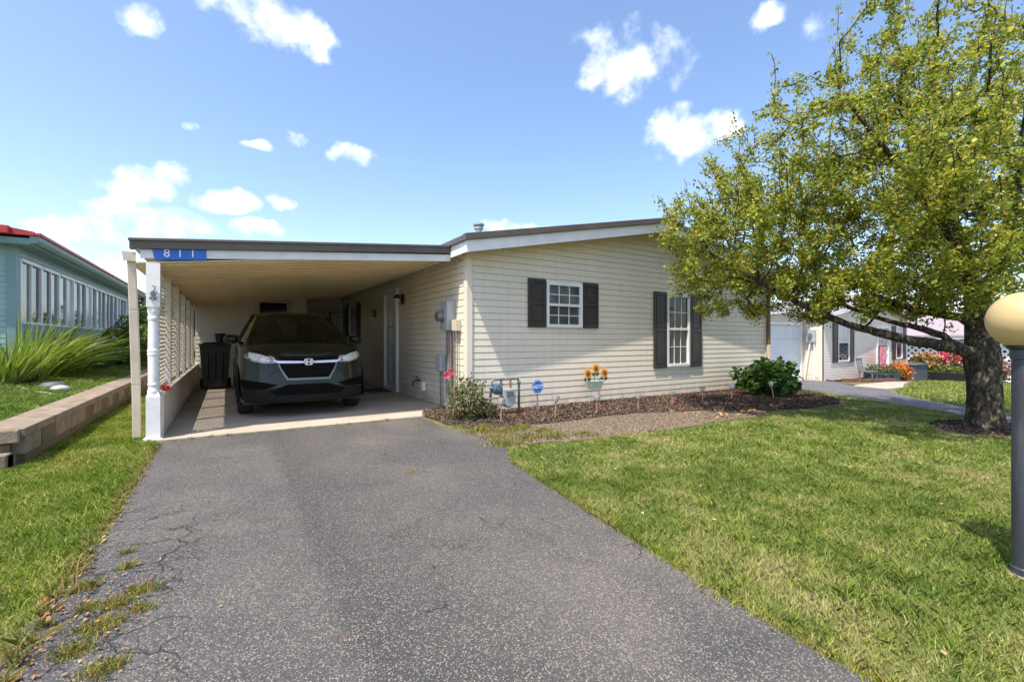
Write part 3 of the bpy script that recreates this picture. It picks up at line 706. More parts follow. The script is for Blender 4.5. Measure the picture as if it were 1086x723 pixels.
# garage
gd = (14.6-13, 18.78-13, 0, 2.1)
siding(MB(), ng, 6.0, 0, 2.6, [gd]).build('garage_wall', 'siding2', nh)
mb = MB(); wbox(mb, ng, gd[0]-.12, gd[0], 0, 2.22, -.05, .05); wbox(mb, ng, gd[1], gd[1]+.13, 0, 2.22, -.05, .05); wbox(mb, ng, gd[0], gd[1], 2.1, 2.22, -.05, .05); mb.build('garage_frame', 'white', nh)
mb = MB(); rows = 4
for r_ in range(rows):
    wbox(mb, ng, gd[0], gd[1], r_*.525, r_*.525+.519, -.06, -.03)
    for c_ in range(8):
        wbox(mb, ng, gd[0]+.06+c_*.52, gd[0]+.06+c_*.52+.42, r_*.525+.09, r_*.525+.43, -.03, -.024)
mb.build('garage_door', 'garage', nh, bevel=.006)
gr = lambda x: NZ+2.42+.075*(x-13)
mb = MB(); slab_between(mb, 12.6, NX-.2, 8.75, 18, lambda x: gr(x)+.08-.2, .10); mb.build('garage_roof', 'purproof', nh)
mb = MB(); slab_between(mb, 12.6, NX-.2, 8.72, 8.75, lambda x: gr(x)-.22, .20); mb.build('garage_fascia', 'fasciawhite', nh)
mb = MB(); slab_between(mb, 12.6, NX-.02, 8.75, 9.13, lambda x: gr(x)-.19, .01); mb.build('soffit', 'white', nh)
# meter on its side wall
em = thing('electric_meter', (NX-.03, 8.75, NZ), 'white electric meter box with leaning conduits on the garage house corner', 'electric meter')
MB().box(NX-.16, NX-.03, 8.62, 8.92, NZ+1.45, NZ+1.92).build('box', 'meter', em, bevel=.01)
MB().tube([(NX-.16, 8.77, NZ+1.72), (NX-.24, 8.77, NZ+1.72)], .075, 14).build('dial', 'glasslight', em)
MB().tube([(NX-.10, 8.80, NZ+1.45), (NX-.12, 9.0, NZ+.0)], .03).tube([(NX-.10, 8.66, NZ+1.45), (NX-.10, 8.66, NZ)], .022).build('conduit', 'white', em)

# far-right house with lattice skirt
fh = thing('porch_house', (32.2, 6, -1.2), 'low house with mauve-grey roof over a white lattice porch at far right', 'house')
A = Vector((31.6, 11.4, 0)); B = Vector((33.0, 2.0, 0)); u = (B-A).normalized(); nn = Vector((u.y, -u.x, 0)); 
if nn.x > 0: nn = -nn
LW = Wall(A, u, nn); LL = (B-A).length; zb = -1.0
mb = MB(); k = -2.2; Lz = 2.2
for sgn, off in ((1, .012), (-1, .02)):
    k = -Lz
    while k < LL:
        t0 = max(0, -k); t1 = min(Lz, LL-k)
        if t1-t0 > .03:
            mb.beam(LW.p(k+t0, zb+t0 if sgn == 1 else zb+Lz-t0, off), LW.p(k+t1, zb+t1 if sgn == 1 else zb+Lz-t1, off), .006, .10, nn.cross((LW.p(k+t1, zb+t1 if sgn == 1 else zb+Lz-t1)-LW.p(k+t0, zb+t0 if sgn == 1 else zb+Lz-t0)).normalized()))
        k += .30
mb.build('lattice', 'white', fh)
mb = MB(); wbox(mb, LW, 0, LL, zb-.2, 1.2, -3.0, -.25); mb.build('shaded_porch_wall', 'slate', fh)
for a in (0, LL/3, 2*LL/3, LL): wbox(MB(), LW, a-.08, a+.08, zb, 1.2, -.02, .05).build('post', 'white', fh)
mb = MB(); mb.slab3([LW.p(-.5, 1.16, .45), LW.p(LL+.5, 1.16, .45), LW.p(LL+.5, 1.28, .45), LW.p(-.5, 1.28, .45)], nn*-.1); mb.build('fascia', 'fasciawhite', fh)
mb = MB(); mb.slab3([LW.p(-.5, 1.285, .5), LW.p(LL+.5, 1.285, .5), LW.p(LL+.5, 2.75, -4.5), LW.p(-.5, 2.75, -4.5)], (0, 0, .08)); mb.build('roof', 'purproof', fh)

# ------------------------------------------------------------------ car
CXW, CYW, CZW = 1.0, 7.10, .02
car = thing('parked_suv', (CXW, CYW, CZW), 'dark olive green compact SUV parked nose-out under the carport', 'car')
def car_glass():
    m = bpy.data.materials.new('car_glass'); m.use_nodes = True; nt = m.node_tree; N = nt.nodes; L = nt.links
    N.remove(N['Principled BSDF']); t = N.new('ShaderNodeBsdfTransparent'); t.inputs[0].default_value = (.42, .47, .44, 1)
    g = N.new('ShaderNodeBsdfGlossy'); g.inputs['Roughness'].default_value = .03; g.inputs[0].default_value = (.9, .95, .92, 1)
    f = N.new('ShaderNodeFresnel'); f.inputs[0].default_value = 1.5; mx = N.new('ShaderNodeMixShader')
    L.new(f.outputs[0], mx.inputs[0]); L.new(t.outputs[0], mx.inputs[1]); L.new(g.outputs[0], mx.inputs[2]); L.new(mx.outputs[0], N['Material Output'].inputs[0]); return m
M['carglass'] = car_glass()
M['upholstery'] = mat('upholstery', (.10, .10, .095), .85, (.07, .07, .066), 20)
PL = [(0, 0, .865), (.14, .004, .867), (.28, .014, .875), (.40, .032, .888), (.50, .055, .905), (.60, .09, .925), (.68, .135, .945), (.75, .20, .965), (.80, .28, .982), (.835, .38, .995), (.858, .50, 1.005),
      (.870, .62, 1.012), (.876, .74, 1.018), (.880, .86, 1.022), (.883, .98, 1.028), (.885, 1.10, 1.035), (.886, 1.22, 1.04), (.887, 1.45, 1.05), (.887, 1.8, 1.065), (.887, 2.2, 1.08), (.887, 2.6, 1.10), (.886, 3.0, 1.12),
      (.884, 3.15, 1.13), (.882, 3.3, 1.135), (.878, 3.45, 1.14), (.872, 3.6, 1.145), (.862, 3.75, 1.145), (.845, 3.9, 1.14), (.80, 4.08, 1.12), (.70, 4.2, 1.1), (.5, 4.27, 1.1), (.25, 4.30, 1.1), (0, 4.31, 1.1)]
ROWS = [(0, .07), (.10, .03), (.20, .008), (.30, 0), (.40, .008), (.50, .02), (.60, .028), (.70, .040), (.80, .058), (.90, .085), (.96, .12), (1, .165)]
def inset(f):
    for (a, p), (b, q) in zip(ROWS, ROWS[1:]):
        if f <= b: return p+(q-p)*(f-a)/(b-a)
    return ROWS[-1][1]
ZB = .21
def shell_pt(j, f):
    x, y, zt = PL[j]; i = inset(f); k = max(0, min(1, 1-y/.8)) if y < 2 else -max(0, min(1, (y-3.6)/.6))
    side = 1-max(0, min(1, abs(k)))
    return (x*(1-.6*i*(1-side*.45)), y+i*k, ZB+(zt-ZB)*f)
def ftop(x):
    for (a, _, p), (b, _, q) in zip(PL, PL[1:10]):
        if x <= b: return p+(q-p)*(x-a)/(b-a)
    return PL[9][2]
def fy(x):
    for (a, p, _), (b, q, _) in zip(PL, PL[1:13]):
        if x <= b: return p+(q-p)*(x-a)/(b-a)
    return .74
def FS(x, z):
    x = abs(x); f = max(0, min(1, (z-ZB)/(ftop(x)-ZB))); i = inset(f); y = fy(x)
    for _ in range(3):
        k = max(0, min(1, 1-y/.8)); side = 1-k; y = fy(min(.88, x/(1-.6*i*(1-side*.45))))
    return y+i*max(0, min(1, 1-y/.8))
off = lambda vs: [(x+CXW, y+CYW, z+CZW) for x, y, z in vs]
WY = (.86, 3.46); WR = .335
nJ = len(PL); nF = len(ROWS); mb = MB()
for sg in (1, -1):
    vs = [(sg*p[0], p[1], p[2]) for j in range(nJ) for p in [shell_pt(j, r[0]) for r in ROWS]]
    fs = []
    for j in range(nJ-1):
        for i in range(nF-1):
            c = [(vs[a][1], vs[a][2]) for a in (j*nF+i, (j+1)*nF+i, (j+1)*nF+i+1, j*nF+i+1)]
            cy = sum(q[0] for q in c)/4; cz = sum(q[1] for q in c)/4
            if any(math.hypot(cy-w, cz-WR) < .375 for w in WY): continue
            fs.append((j*nF+i, (j+1)*nF+i, (j+1)*nF+i+1, j*nF+i+1))
    mb.add(off(vs), fs)
NQ = 12; vs = []
for j in range(nJ):
    p = shell_pt(j, 1)
    for q in range(NQ+1):
        t = -1+2*q/NQ; edge = 1-abs(t)**2.2
        ridge = .012*math.exp(-((abs(t)-.72)/.10)**2)*min(1, p[0]/.6)
        vs.append((p[0]*t, p[1], p[2]+.055*edge*min(1, p[0]/.75)+ridge))
mb.add(off(vs), [(j*(NQ+1)+q, (j+1)*(NQ+1)+q, (j+1)*(NQ+1)+q+1, j*(NQ+1)+q+1) for j in range(nJ-1) for q in range(NQ)])
body = mb.build('body', 'carpaint', car, smooth=True)
mb = MB(); mb.box(CXW-.80, CXW+.80, CYW+.35, CYW+.48, .20, .6); mb.box(CXW-.55, CXW+.55, CYW+.48, CYW+4.1, .19, .55); mb.box(CXW-.82, CXW+.82, CYW+1.3, CYW+3.0, .19, .45); mb.build('underbody', 'black', car)
for sg in (1, -1):
    for wy in WY:
        mb = MB(); pr = [(math.cos(t), math.sin(t)) for t in [R(-18+216*k/24) for k in range(25)]]
        vs = []
        for c, s_ in pr:
            for rad, xo in ((.365, .855), (.37, .889), (.405, .887), (.43, .868)): vs.append((sg*xo, wy+c*rad, WR+s_*rad))
        mb.add(off(vs), [(4*k+a, 4*k+(a+1) % 4, 4*k+4+(a+1) % 4, 4*k+4+a) for k in range(24) for a in range(4)])
        mb.build('wheel_arch', 'carplastic', car)
        wheel = MB()
        xo = sg*.765
        prof = [(.20, -.10), (.30, -.105), (.325, -.09), (.335, -.05), (.335, .05), (.325, .09), (.30, .105), (.21, .10)]
        n = 28; vs = [(xo+b, wy+r_*math.cos(2*math.pi*k/n), WR+r_*math.sin(2*math.pi*k/n)) for r_, b in prof for k in range(n)]
        wheel.add(off(vs), [(i*n+k, i*n+(k+1) % n, (i+1)*n+(k+1) % n, (i+1)*n+k) for i in range(len(prof)-1) for k in range(n)])
        wo = wheel.build('wheel', 'rubber', car, smooth=True)
        rim = MB(); xx = xo+sg*.07
        rim.tube(off([(xx-.01, wy, WR), (xx+sg*.03, wy, WR)]), .06, 12)
        for k in range(10):
            t = 2*math.pi*k/10; rim.beam(off([(xx, wy+.05*math.cos(t), WR+.05*math.sin(t))])[0], off([(xx+sg*.01, wy+.20*math.cos(t), WR+.20*math.sin(t))])[0], .03, .02, (1, 0, 0))
        vs = []
        for k in range(n):
            t = 2*math.pi*k/n
            for r_, b in ((.195, -.06), (.212, -.06), (.212, .03), (.195, .02)): vs.append((xx+sg*b, wy+r_*math.cos(t), WR+r_*math.sin(t)))
        rim.add(off(vs), [(4*k+a, 4*k+(a+1) % 4, (4*k+4+(a+1) % 4) % (4*n), (4*k+4+a) % (4*n)) for k in range(n) for a in range(4)])
        rim.build('rim', 'steel', wo)
# greenhouse
def grid(f, nu, nv, mb=None):
    mb = mb or MB()
    vs = [f(i/nu, j/nv) for i in range(nu+1) for j in range(nv+1)]
    return mb.add(off(vs), [(i*(nv+1)+j, (i+1)*(nv+1)+j, (i+1)*(nv+1)+j+1, i*(nv+1)+j+1) for i in range(nu) for j in range(nv)])
BELT = [(.735, .92, 1.04), (.80, 1.30, 1.06), (.825, 2.0, 1.08), (.825, 2.8, 1.11), (.80, 3.5, 1.15), (.72, 4.02, 1.15)]
TOPL = [(.545, 1.80, 1.485), (.575, 2.02, 1.53), (.60, 2.4, 1.555), (.60, 2.9, 1.555), (.575, 3.4, 1.53), (.53, 3.72, 1.49)]
def lerp(a, b, t): return tuple(x+(y-x)*t for x, y in zip(a, b))
def wind(u_, v_):
    q = -1+2*u_; bt = (BELT[0][0]*q, .92-.17*(1-q*q), 1.04+.045*(1-q*q)); tp = (TOPL[0][0]*q, 1.80-.13*(1-q*q), 1.485+.055*(1-q*q))
    p = lerp(bt, tp, v_); return (p[0], p[1]-.02*math.sin(math.pi*v_), p[2]+.03*math.sin(math.pi*v_))
grid(wind, 12, 6).build('windshield', 'carglass', car, smooth=True)
def rearg(u_, v_):
    q = -1+2*u_; bt = (BELT[-1][0]*q, 4.02+.12*(1-q*q), 1.15); tp = (TOPL[-1][0]*q, 3.72+.08*(1-q*q), 1.49+.045*(1-q*q)); return lerp(bt, tp, v_)
grid(rearg, 8, 3).build('rear_window', 'carglass', car, smooth=True)
def roofp(u_, v_):
    q = -1+2*u_; k = v_*(len(TOPL)-1); i = min(int(k), len(TOPL)-2); p = lerp(TOPL[i], TOPL[i+1], k-i)
    e = 1-q*q; dy = (-.13*(1-v_)**3+.08*v_**3)*e
    return (p[0]*q, p[1]+dy, p[2]+.055*(1-abs(q)**2.5))
grid(roofp, 14, 15).build('car_roof', 'carpaint', car, smooth=True)
for sg in (1, -1):
    mb = MB()
    for i in range(5):
        mb.add(off([(sg*a[0], a[1], a[2]) for a in (BELT[i], BELT[i+1], TOPL[i+1], TOPL[i])]), [(0, 1, 2, 3)])
    mb.build('side_window', 'carglass', car)
    mb = MB(); a, b = wind((sg+1)/2, 0), wind((sg+1)/2, 1)
    mb.tube(off([(sg*.745, .88, 1.035), lerp((sg*.745, .90, 1.04), (sg*.55, 1.80, 1.49), .5), (sg*.55, 1.80, 1.49), (sg*.60, 2.1, 1.548), (sg*.61, 2.9, 1.56), (sg*.58, 3.45, 1.53), (sg*.53, 3.75, 1.48), (sg*.73, 4.05, 1.14)]), [.022, .028, .028, .024, .022, .024, .03, .04], 8)
    mb.build('pillar', 'carpaint', car, smooth=True)
    MB().tube(off([(sg*.822, 2.05, 1.08), (sg*.592, 2.2, 1.54)]), .03, 6).build('door_pillar', 'black', car); MB().tube(off([(sg*.81, 3.15, 1.12), (sg*.585, 3.1, 1.54)]), .03, 6).build('door_pillar', 'black', car)
    mm = MB(); c = (sg*.945, 1.30, 1.115)
    n = 14; vs = []
    for (dy, s1, s2) in ((-.075, .02, .012), (-.065, .07, .045), (-.03, .098, .068), (.03, .104, .074), (.065, .098, .068)):
        for k in range(n):
            t = 2*math.pi*k/n; cx_ = math.copysign(abs(math.cos(t))**.65, math.cos(t)); sz_ = math.copysign(abs(math.sin(t))**.65, math.sin(t))
            vs.append((c[0]+s1*cx_, c[1]+dy, c[2]+s2*sz_))
    mm.add(off(vs), [(i*n+k, i*n+(k+1) % n, (i+1)*n+(k+1) % n, (i+1)*n+k) for i in range(4) for k in range(n)]+[tuple(range(n)), tuple(4*n+k for k in range(n))])
    mm.beam(off([(sg*.80, 1.28, 1.06)])[0], off([(sg*.90, 1.30, 1.08)])[0], .07, .035)
    mm.build('wing_mirror', 'carpaint', car, smooth=True)
for sx_ in (-.36, .36):
    mb = MB(); mb.slab3(off([(sx_-.22, 2.02, 1.07), (sx_+.22, 2.02, 1.07), (sx_+.19, 2.14, 1.36), (sx_-.19, 2.14, 1.36)]), (0, .10, 0)); mb.slab3(off([(sx_-.12, 2.10, 1.36), (sx_+.12, 2.10, 1.36), (sx_+.11, 2.14, 1.48), (sx_-.11, 2.14, 1.48)]), (0, .07, 0))
    mb.build('seat', 'upholstery', car, bevel=.02)
MB().slab3(off([(-.66, .95, 1.085), (.66, .95, 1.085), (.62, 1.32, 1.115), (-.62, 1.32, 1.115)]), (0, 0, -.02)).build('dashboard', 'upholstery', car, bevel=.006)
st_ = [( .36+.17*math.cos(a_), 1.50-.03*math.sin(a_), 1.11+.16*math.sin(a_)) for a_ in [2*math.pi*k/20 for k in range(21)]]
MB().tube(off(st_), .013, 6).build('steering_wheel', 'rubber', car)
MB().slab3(off([(-.11, 1.62, 1.40), (.11, 1.62, 1.40), (.10, 1.62, 1.455), (-.10, 1.62, 1.455)]), (0, .02, 0)).build('rear_view_mirror', 'black', car)
mb = MB()
for sg in (1, -1): mb.tube(off([(sg*.05, .76, 1.10), (sg*.28, .80, 1.105), (sg*.55, .90, 1.085)]), .009, 5)
mb.build('wiper', 'black', car)
def patch(name, poly, eps, m, parent=car, th=.02, mirror=False):
    bm = bmesh.new()
    for sg in ((1, -1) if mirror else (1,)):
        vs = [bm.verts.new((sg*x, 0, z)) for x, z in poly]; bm.faces.new(vs if sg == 1 else vs[::-1])
    bmesh.ops.triangulate(bm, faces=bm.faces[:])
    for k in range(-30, 31): bmesh.ops.bisect_plane(bm, geom=bm.verts[:]+bm.edges[:]+bm.faces[:], plane_co=(k*.03, 0, 0), plane_no=(1, 0, 0))
    for k in range(4, 22): bmesh.ops.bisect_plane(bm, geom=bm.verts[:]+bm.edges[:]+bm.faces[:], plane_co=(0, 0, k*.05), plane_no=(0, 0, 1))
    for v in bm.verts: v.co.y = FS(v.co.x, v.co.z)-eps
    r = bmesh.ops.extrude_face_region(bm, geom=bm.faces[:])
    for e in r['geom']:
        if isinstance(e, bmesh.types.BMVert): e.co.y += th
    bmesh.ops.recalc_face_normals(bm, faces=bm.faces)
    me = bpy.data.meshes.new(name); bm.to_mesh(me); bm.free(); me.materials.append(M[m])
    o = bpy.data.objects.new(name, me); COL.objects.link(o); o.parent = parent
    return o
ms = lambda p: [(-x, z) for x, z in p][::-1]
grl = patch('grille', [(-.43, .852), (.43, .852), (.40, .79), (.35, .70), (.27, .555), (-.27, .555), (-.35, .70), (-.40, .79)], .012, 'void')
mb = MB()
for k, z in enumerate((.60, .635, .67, .705, .74)):
    w = .27+.10*(z-.555)/.19-.01
    mb.tube(off([(x, FS(x, z)-.020, z) for x in [w*(-1+2*i/14) for i in range(15)]]), .006, 5)
mb.build('slat', 'carplastic', grl)
for p in ([(-.475, .868), (-.41, .808), (-.10, .800), (-.10, .768), (-.385, .772), (-.435, .79)],): 
    patch('chrome_bar', p, .022, 'brightmetal', grl); patch('chrome_bar', ms(p), .022, 'brightmetal', grl)
patch('chrome_bar', [(-.10, .798), (.10, .798), (.10, .770), (-.10, .770)], .020, 'brightmetal', grl)
patch('grille_surround', [(-.40, .765), (-.375, .765), (-.352, .70), (-.268, .562), (.268, .562), (.352, .70), (.375, .765), (.40, .765), (.372, .69), (.285, .532), (-.285, .532), (-.372, .69)], .024, 'dimtrim', grl)
for sg in (1, -1):
    hp = [(.385, .835), (.43, .772), (.56, .770), (.70, .800), (.79, .850), (.845, .935), (.835, .965), (.74, .948), (.60, .915), (.47, .876)]
    hl = patch('headlight', hp if sg == 1 else ms(hp), .010, 'amber', car)
    ip = [(.47, .835), (.51, .790), (.61, .793), (.70, .822), (.75, .865), (.74, .930), (.62, .902), (.52, .868)]
    patch('lens', ip if sg == 1 else ms(ip), .014, 'lens', hl)
    fp = [(.40, .475), (.56, .415), (.80, .42), (.85, .50), (.83, .545), (.62, .52)]
    patch('fog_recess', fp if sg == 1 else ms(fp), .020, 'void', car)
patch('lower_intake', [(-.50, .385), (-.27, .475), (.27, .475), (.50, .385), (.42, .325), (-.42, .325)], .026, 'void')
patch('bumper_lip', [(-.80, .38), (-.5, .385), (-.40, .35), (.40, .35), (.5, .385), (.80, .38), (.80, .225), (-.80, .225)], .018, 'carplastic')
mb = MB()
mb.tube(off([(x, FS(x, ftop(x)-.025)-.006, ftop(x)-.025) for x in [-.80+1.6*i/40 for i in range(41)]]), .006, 5)
for sg in (1, -1):
    mb.tube(off([(sg*.40, FS(.4, .83)-.006, .83), (sg*.36, FS(.36, .72)-.006, .72), (sg*.50, FS(.5, .60)-.006, .60), (sg*.80, FS(.80, .62)-.006, .62)]), .004, 4)
mb.build('panel_gap', 'black', body)
# emblem: squared ring and H
em_ = MB(); y0 = FS(0, .785)-.045
ring = [(math.copysign(abs(math.cos(t))**.55, math.cos(t)), math.copysign(abs(math.sin(t))**.55, math.sin(t))) for t in [2*math.pi*k/32 for k in range(32)]]
vs = []
for c, s_ in ring:
    ww_ = 1+.12*s_
    for a, b, yy in ((.058*ww_, .048, .0), (.049*ww_, .039, -.006), (.046*ww_, .036, 0), (.058*ww_, .048, .012)): vs.append((c*a, y0+yy, .785+s_*b))
em_.add(off(vs), [(4*k+a, 4*k+(a+1) % 4, (4*k+4+(a+1) % 4) % 128, (4*k+4+a) % 128) for k in range(32) for a in range(4)])
for sg in (1, -1): em_.slab3(off([(sg*.017, y0-.006, .752), (sg*.034, y0-.006, .752), (sg*.040, y0-.006, .818), (sg*.021, y0-.006, .818)]), (0, .014, 0))
em_.slab3(off([(-.02, y0-.0065, .777), (.02, y0-.0065, .777), (.02, y0-.0065, .793), (-.02, y0-.0065, .793)]), (0, .014, 0))
em_.build('emblem', 'brightmetal', car)
MB().slab3(off([(-.05, y0+.003, .745), (.05, y0+.003, .745), (.055, y0+.003, .825), (-.055, y0+.003, .825)]), (0, .03, 0)).build('emblem_backing', 'black', car)

# ------------------------------------------------------------------ things in the carport
tb = thing('trash_bin', (-.22, 12.4, .02), 'black wheeled trash bin against the lattice wall of the carport', 'trash bin')
mb = MB(); cx, cy = -.22, 12.4
def frus(mb, cx, cy, z0, z1, a0, b0, a1, b1):
    vs = [(cx+sx*a, cy+sy*b, z) for z, a, b in ((z0, a0, b0), (z1, a1, b1)) for sx, sy in ((-1, -1), (1, -1), (1, 1), (-1, 1))]
    return mb.add(vs, [(3, 2, 1, 0), (4, 5, 6, 7), (0, 1, 5, 4), (1, 2, 6, 5), (2, 3, 7, 6), (3, 0, 4, 7)])
frus(mb, cx, cy, .06, .98, .23, .25, .29, .33)
for k in (-.14, 0, .14): frus(mb, cx+k, cy-.29, .2, .85, .015, .03, .018, .05)
mb.build('bin_body', 'binblack', tb, bevel=.015)
mb = MB(); mb.box(cx-.31, cx+.31, cy-.36, cy+.36, .98, 1.02); frus(mb, cx, cy, 1.02, 1.07, .29, .34, .2, .24); mb.build('lid', 'binblack', tb, bevel=.012)
for sg in (1, -1): MB().tube([(cx+sg*.22, cy+.27, .12), (cx+sg*.30, cy+.27, .12)], .12, 16).build('wheel', 'rubber', tb)
bk = thing('storage_bucket', (-.13, 12.35, 1.07), 'small dark bucket with raised handle standing on the trash bin lid', 'bucket')
MB().lathe((-.13, 12.35, 1.072), [(.085, 0), (.105, .18), (.112, .185), (.112, .20), (.10, .20)], 16).build('pail', 'binblack', bk)
MB().tube([(-.235, 12.35, 1.25), (-.22, 12.35, 1.32), (-.13, 12.35, 1.36), (-.04, 12.35, 1.32), (-.025, 12.35, 1.25)], .008, 6).build('handle', 'steel', bk)
wl = thing('wall_lantern', (3.05, 9.13, 1.9), 'small black wall lantern beside the carport door', 'wall lamp')
mb = MB(); mb.box(3.03, 3.064, 9.07, 9.19, 1.86, 2.06); mb.beam((3.05, 9.13, 2.02), (2.93, 9.13, 2.04), .02, .02); mb.lathe((2.93, 9.13, 1.96), [(.075, 0), (.06, .04), (.02, .08)], 10); mb.build('bracket', 'black', wl)
MB().lathe((2.93, 9.13, 1.84), [(.035, 0), (.05, .02), (.055, .12)], 10).build('shade', 'clearplastic', wl)
bw = thing('butterfly_ornament', (3.055, 11.2, 1.77), 'dark metal butterfly ornament hung on the carport side wall', 'ornament')
mb = MB()
for sg in (1, -1):
    mb.slab3([(3.055, 11.2, 1.77), (3.03, 11.2+sg*.16, 1.88), (3.03, 11.2+sg*.20, 1.80), (3.05, 11.2+sg*.05, 1.76)], (-.006, 0, 0)); mb.slab3([(3.055, 11.2, 1.76), (3.04, 11.2+sg*.13, 1.72), (3.04, 11.2+sg*.10, 1.66)], (-.006, 0, 0))
mb.build('wings', 'slate', bw); MB().tube([(3.05, 11.2, 1.82), (3.05, 11.2, 1.68)], .012, 6).build('body', 'black', bw)
ob = thing('outlet_box', (3.06, 7.9, .27), 'white weatherproof outlet box low on the carport side wall', 'outlet')
MB().box(2.985, 3.06, 7.84, 7.96, .20, .36).build('cover', 'white', ob, bevel=.008)
fb = thing('garden_tap', (3.06, 8.15, .37), 'black garden tap sticking out of the wall beside the white outlet box', 'tap')
mb = MB(); mb.tube([(3.064, 8.15, .37), (2.95, 8.15, .37), (2.92, 8.15, .33), (2.92, 8.15, .28)], .016, 8); mb.build('spout', 'black', fb); mb = MB(); mb.tube([(2.99, 8.15, .37), (2.99, 8.15, .43)], .007, 6); mb.lathe((2.99, 8.15, .43), [(.04, 0), (.04, .012)], 8); mb.build('handle', 'black', fb)
dm = thing('door_mat', (2.75, 9.95, .022), 'dark grey door mat in front of the carport side door', 'mat')
MB().box(2.5, 2.98, 9.6, 10.35, .021, .035).build('pile', 'matgrey', dm, bevel=.004)
hp_ = thing('hanging_sign', (2.34, 14.97, 1.93), 'pale rectangular plaque on the dark recess wall behind the SUV', 'plaque')
MB().box(2.08, 2.58, 14.95, 14.98, 1.84, 2.03).build('board', 'paper', hp_, bevel=.004); MB().box(2.14, 2.52, 14.944, 14.951, 1.89, 1.98).build('inset_panel', 'siding', hp_)
sc = thing('storage_cabinet', (2.85, 14.8, .02), 'tall grey cabinet in the recess at the back of the carport', 'cabinet')
mb = MB(); mb.box(2.66, 3.02, 14.6, 14.97, .03, 1.98); mb.build('carcass', 'slate', sc, bevel=.006)
for k in (0, 1): MB().box(2.67+k*.175, 2.835+k*.175, 14.585, 14.60, .08, 1.95).build('cabinet_door', 'meter', sc, bevel=.003)
# post ornament
orn = thing('post_ornament', (-.695, 6.385, 1.62), 'small grey metal flower ornament screwed to the white corner post', 'ornament')
mb = MB()
mb.tube([(-.70, 6.385, 1.72), (-.675, 6.38, 1.71), (-.68, 6.38, 1.68), (-.695, 6.38, 1.66), (-.69, 6.38, 1.60), (-.70, 6.38, 1.55)], .006, 6)
for k in range(6): t = k*R(60); mb.lathe((-.695+.02*math.cos(t), 6.385, 1.635+.02*math.sin(t)), [(.002, -.01), (.013, 0), (.002, .01)], 6)
for sg in (1, -1): mb.lathe((-.695+sg*.022, 6.385, 1.585), [(.002, -.02), (.013, 0), (.002, .02)], 6)
mb.build('stem_and_petals', 'pipegrey', orn)

# ------------------------------------------------------------------ meters at the corner
m1 = thing('electric_meter', (3.0, 6.75, 1.5), 'grey electric meter box with round glass dial near the carport corner', 'electric meter')
MB().box(2.925, 3.066, 6.62, 6.90, 1.27, 1.74).build('box', 'meter', m1, bevel=.012)
mb = MB(); mb.tube([(2.925, 6.77, 1.50), (2.90, 6.77, 1.50)], .10, 18); mb.build('collar', 'steel', m1)
MB().tube([(2.90, 6.77, 1.50), (2.82, 6.77, 1.50), (2.805, 6.77, 1.50)], [.085, .085, .06], 18).build('dial', 'glasslight', m1)
mb = MB(); mb.tube([(3.0, 6.70, 1.27), (3.0, 6.70, .0)], .036, 10); mb.tube([(3.01, 6.80, 1.27), (3.01, 6.80, .0)], .024, 8); mb.tube([(3.03, 6.60, 1.27), (3.03, 6.60, .0)], .012, 6); mb.build('conduit', 'pipegrey', m1)
mb = MB(); mb.tube([(2.99, 6.62, 1.28), (2.99, 6.615, .8), (2.985, 6.61, .4), (2.98, 6.6, .0)], .009, 6); mb.build('ground_wire', 'rust', m1)
m2 = thing('cable_box', (3.02, 6.5, 1.33), 'small beige utility box right of the grey electric meter', 'utility box')
MB().box(2.975, 3.066, 6.40, 6.56, 1.26, 1.43).build('cover', 'beige', m2, bevel=.006)
MB().tube([(3.03, 6.47, 1.26), (3.03, 6.46, .02)], .010, 6).build('cable', 'pipegrey', m2)
m3 = thing('telephone_box', (3.02, 7.05, .74), 'blue-grey telephone box below the electric meter beside its pipes', 'utility box')
MB().box(2.965, 3.066, 6.98, 7.22, .60, .88).build('cover', 'meter', m3, bevel=.02)
MB().tube([(3.02, 7.1, .60), (3.02, 7.1, .02)], .014, 6).build('cable', 'pipegrey', m3)

# gas meter
gm = thing('gas_meter', (3.5, 5.83, 0), 'grey gas meter hanging in a dark pipe frame against the front wall', 'gas meter')
Y = 5.82
mb = MB(); mb.tube([(3.75, Y, -.05), (3.75, Y, .50), (3.73, Y, .535), (3.66, Y, .54), (3.36, Y, .54), (3.30, Y, .53), (3.28, Y, .50), (3.25, Y, .24)], .019, 8)
for p in ((3.75, Y, .48), (3.70, Y, .54), (3.40, Y, .54), (3.27, Y, .42), (3.25, Y, .26)): mb.lathe((p[0], p[1], p[2]-.02), [(.02, 0), (.03, .008), (.03, .032), (.02, .04)], 8)
mb.tube([(3.25, Y, .24), (3.22, Y, .20), (3.22, Y, .15), (3.27, Y, .12), (3.29, Y, -.02)], .02, 8)
mb.build('pipe_frame', 'pipegrey', gm, smooth=True)
mb = MB()
for x in (3.44, 3.60): mb.tube([(x, Y, .54), (x, Y, .40)], .015, 8); mb.lathe((x, Y, .44), [(.015, 0), (.028, .01), (.028, .04), (.015, .05)], 8)
mb.build('union', 'rust', gm)
mb = MB(); n = 22
prof = [(.05, -.075), (.105, -.07), (.118, -.03), (.118, .03), (.105, .07), (.05, .075)]
vs = [(3.55+r_*1.0*math.cos(2*math.pi*k/n), Y+b, .25+r_*1.15*math.sin(2*math.pi*k/n)) for r_, b in prof for k in range(n)]
mb.add(vs, [(i*n+k, i*n+(k+1) % n, (i+1)*n+(k+1) % n, (i+1)*n+k) for i in range(5) for k in range(n)]+[tuple(range(n)), tuple(5*n+k for k in range(n))])
mb.box(3.44, 3.66, Y-.07, Y+.07, .28, .40); mb.build('meter_body', 'meter', gm, bevel=.01)
